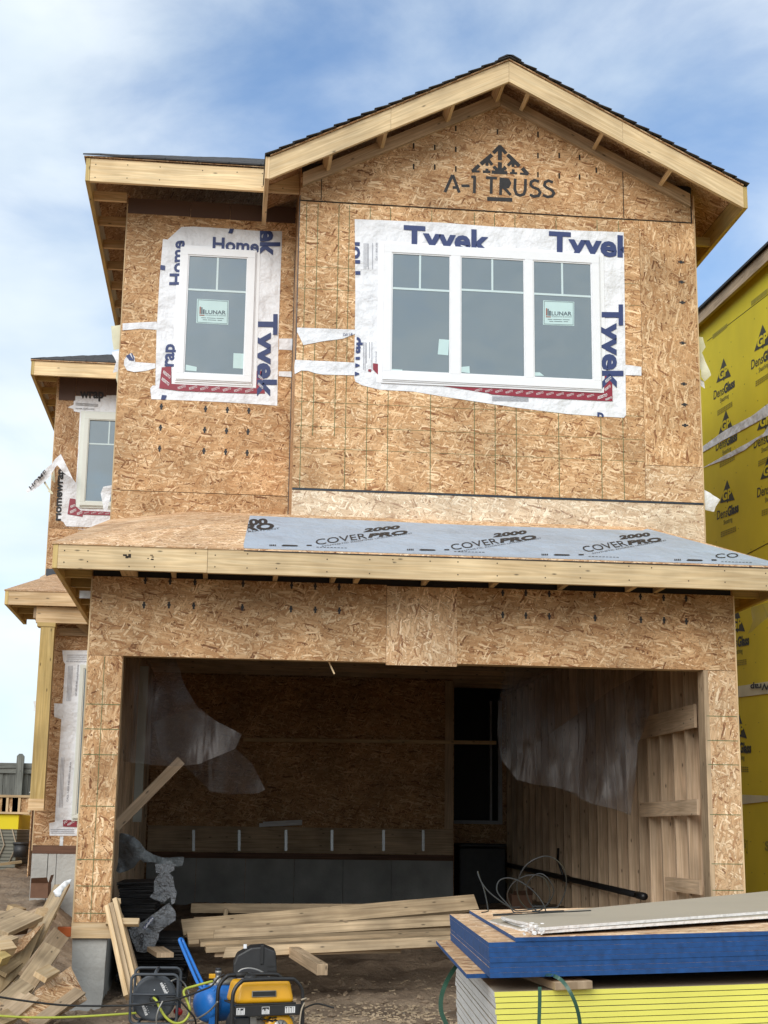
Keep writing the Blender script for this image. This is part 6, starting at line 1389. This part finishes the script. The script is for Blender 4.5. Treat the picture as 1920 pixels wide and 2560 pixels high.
apart('leg', MB().hexa([a+V((.28, .2, -.2)), a+V((.33, .2, -.2)), a+V((.33, .21, -.2)), a+V((.28, .21, -.2)), a+V((.28, .2, .03)), a+V((.33, .2, .03)), a+V((.33, .21, .03)), a+V((.28, .21, .03))], Z), 'cblue')
h = [U(*zp('GM', *p), y=y) for p, y in (((820, 612), -1.86), ((720, 600), -1.82), ((690, 575), -1.8), ((660, 520), -1.74), ((590, 360), -1.62), ((527, 210), -1.5), ((515, 172), -1.48), ((535, 168), -1.46), ((560, 220), -1.48), ((625, 360), -1.58), ((700, 520), -1.7), ((735, 575), -1.74), ((860, 590), -1.72))]
apart('handle', MB().tube(spline(h, 5), .0115, 10), 'cblue')
p = U(*zp('GM', 850, 450), y=-1.75)
pg = apart('pump_head', MB().lathe(p+V((0, 0, -.1)), Z, [(.03, 0), (.03, .06), (.016, .065), (.016, .09), (.022, .092), (.022, .11)], 12).tube([p+V((-.06, -.02, -.09)), p+V((.1, .05, -.06))], .025, 8), 'gmet')
apart('gauge_cap', MB().lathe(p+V((0, 0, .011)), Z, [(.02, 0), (.02, .016)], 12), 'gblk', 0, pg)
p = U(*zp('GM', 800, 485), y=-1.5)
apart('brass_valve', MB().box(p.x-.025, p.x+.02, -1.52, -1.48, p.z-.015, p.z+.015), 'gyl', .004)
# cord reel
rc = U(*zp('GM', 297, 672), y=-1.95)
RL = thing('cord_reel', 'charcoal cable reel in a square tube frame in front of the concrete pier', 'cable reel', (rc.x, -1.95, gz(rc.x, -1.95, 0)))
def rpart(name, m, mt, bev=0, par=None): return m.build(name, M[mt], par or RL, bev)
def frame_(x0, x1, z0, z1, y):
    r = .035; pts = []
    for cx, cz, a0 in ((x1-r, z1-r, 0), (x0+r, z1-r, 90), (x0+r, z0+r, 180), (x1-r, z0+r, 270)):
        for k in range(5): a = math.radians(a0+k*22.5); pts.append(V((cx+r*math.cos(a), y, cz+r*math.sin(a))))
    return pts
f0, f1 = U(*zp('GM', 105, 440), y=-2.03), U(*zp('GM', 488, 895), y=-2.03)
rpart('frame', MB().tube(frame_(f0.x, f1.x, f1.z, f0.z-.02, -2.05), .0095, 8, True).tube(frame_(f0.x+.01, f1.x+.01, f1.z, f0.z, -1.80), .0095, 8, True)
      .tube([V((f0.x+.05, -2.05, f1.z)), V((f0.x+.06, -1.80, f1.z))], .009, 7).tube([V((f1.x-.05, -2.05, f1.z)), V((f1.x-.04, -1.80, f1.z))], .009, 7)
      .tube([V((f0.x, -2.05, rc.z+.03)), V((f1.x, -2.05, rc.z+.03))], .008, 7).tube([V((f0.x, -2.052, rc.z-.03)), V((f1.x, -2.052, rc.z-.03))], .008, 7)
      .tube([V(((f0.x+f1.x)/2, -2.05, f0.z-.02)), V(((f0.x+f1.x)/2+.01, -1.80, f0.z))], .012, 7), 'reel')
dr_ = rpart('drum', MB().lathe(V((rc.x, -1.85, rc.z)), -Y, [(.135, 0), (.142, .01), (.142, .018), (.135, .024), (.10, .024), (.10, .13), (.135, .13), (.142, .136), (.142, .144), (.136, .152), (.12, .148), (.03, .15)], 36), 'reel')
yp = -2.001-.003
rpart('hub', MB().lathe(V((rc.x, -1.999, rc.z)), -Y, [(.03, 0), (.028, .03), (.012, .034)], 16), 'gblk', 0, dr_)
m = MB()
for (x, y, s, rot) in ((345, 548, 9, -62), (188, 745, 7, -66)):
    p = U(*zp('GM', x, y), y=yp); d = V((math.cos(math.radians(rot)), 0, math.sin(math.radians(rot)))); q = V((-d.z, 0, d.x))
    for i in range(6 if s == 9 else 5):
        c = p+d*.0135*i; h = .019*(.8+.3*((i*7) % 3)/2)
        for u0, u1, v0, v1 in ((0, .004, 0, h), (.006, .0105, 0, h), (.003, .008, h*.4, h*.6)): plate(m, [c+d*u0+q*v0, c+d*u1+q*v0, c+d*u1+q*v1, c+d*u0+q*v1], N_, .001+.0003*(u0 > .002)+.0003*(v0 > 0))
        if i: plate(m, [c+q*.026, c+d*.004+q*.026, c+d*.004+q*.03, c+q*.03], N_, .001)
rpart('drum_print', m, 'white', 0, dr_)
for x, y in ((297, 605), (287, 738)): p = U(*zp('GM', x, y), y=yp); rpart('rivet', MB().lathe(p, -Y, [(.005, 0), (.003, .004)], 8), 'white', 0, dr_)
p = U(*zp('GM', 510, 795), y=-1.85)
o = MB().lathe(p+V((-.025, 0, .01)), V((.9, -.2, -.3)), [(.012, -.01), (.02, 0), (.024, .02), (.018, .045), (.008, .05)], 16).build('red_plug', M['red']); tag(o, 'glossy red plug lying beside the cable reel', 'plug')
# cables and hoses
def cable(name, pts, r, mt, lab, cat, onground=False):
    P = spline([U(*zp(k, x, y), y=yy) for k, x, y, yy in pts], 7)
    P = [V((q.x, q.y, max(q.z, gz(q.x, q.y, 0)+r))) for q in P]
    return tag(MB().tube(P, r, 8).build(name, M[mt]), lab, cat)
cable('power_cable', [('GL', -40, 1005, -2.3), ('GL', 150, 1035, -2.25), ('GL', 400, 1068, -2.2), ('GL', 600, 1084, -2.15), ('GL', 900, 1088, -2.12), ('GL', 1150, 1082, -2.1), ('GM', 300, 712, -2.09), ('GM', 450, 690, -2.09), ('GM', 570, 660, -2.05), ('GM', 700, 610, -2.0), ('GM', 790, 570, -1.98), ('GM', 850, 500, -1.97), ('GM', 900, 470, -1.95)], .0065, 'rub', 'long black cable running from the left edge across the reel to the generator', 'cable')
cable('air_hose', [('GL', -40, 1172, -2.1), ('GL', 200, 1186, -2.05), ('GL', 500, 1188, -2.0), ('GL', 800, 1175, -1.95), ('GL', 1180, 1150, -1.88), ('GM', 200, 800, -1.86)], .0075, 'hose', 'lime hose lying along the ground from the left edge to the reel', 'hose')
cable('air_hose', [('GM', 290, 670, -2.03), ('GM', 318, 700, -2.06), ('GM', 350, 770, -2.07), ('GM', 400, 845, -2.07), ('GM', 470, 890, -2.06), ('GM', 545, 880, -2.04), ('GM', 595, 820, -2.03), ('GM', 600, 760, -2.03), ('GM', 575, 690, -2.02), ('GM', 550, 630, -2.0), ('GM', 570, 595, -1.96), ('GM', 650, 570, -1.92), ('GM', 740, 545, -1.88), ('GM', 800, 530, -1.85)], .0085, 'hose', 'lime hose looping from the reel hub up to the compressor', 'hose')
cable('power_cable', [('GM', 400, 665, -2.08), ('GM', 470, 665, -2.08), ('GM', 530, 710, -2.07), ('GM', 600, 790, -2.05), ('GM', 645, 850, -2.03), ('GM', 655, 920, -2.0), ('GM', 660, 1000, -2.0)], .006, 'rub', 'short black cable drooping from the reel to the ground', 'cable')
cable('power_cable', [('GM', 440, 530, -1.9), ('GM', 490, 512, -1.85), ('GM', 550, 545, -1.8), ('GM', 595, 640, -1.8), ('GM', 600, 740, -1.82), ('GM', 585, 820, -1.88), ('GM', 610, 868, -1.95), ('GM', 690, 840, -2.0), ('GM', 780, 780, -2.05), ('GM', 845, 705, -2.1)], .006, 'gmet', 'dull grey cable looping between reel and blue tank', 'cable')
cable('power_cable', [('GM', 370, 700, -2.1), ('GM', 335, 770, -2.11), ('GM', 315, 850, -2.11), ('GM', 318, 930, -2.1)], .006, 'gmet', 'thin grey lead hanging down the face of the reel', 'cable')
cable('power_cable', [('GM', 1575, 775, -2.0), ('GM', 1640, 740, -1.95), ('GM', 1720, 725, -1.9), ('GM', 1850, 760, -1.9)], .006, 'rub', 'black cable trailing to the right of the generator', 'cable')
cable('power_cable', [('GM', 1020, 450, -1.5), ('GM', 1060, 425, -1.5), ('GM', 1130, 418, -1.52), ('GM', 1210, 440, -1.58), ('GM', 1290, 490, -1.68)], .007, 'gmet', 'grey lead arching between the tool case and the yellow tank', 'cable')
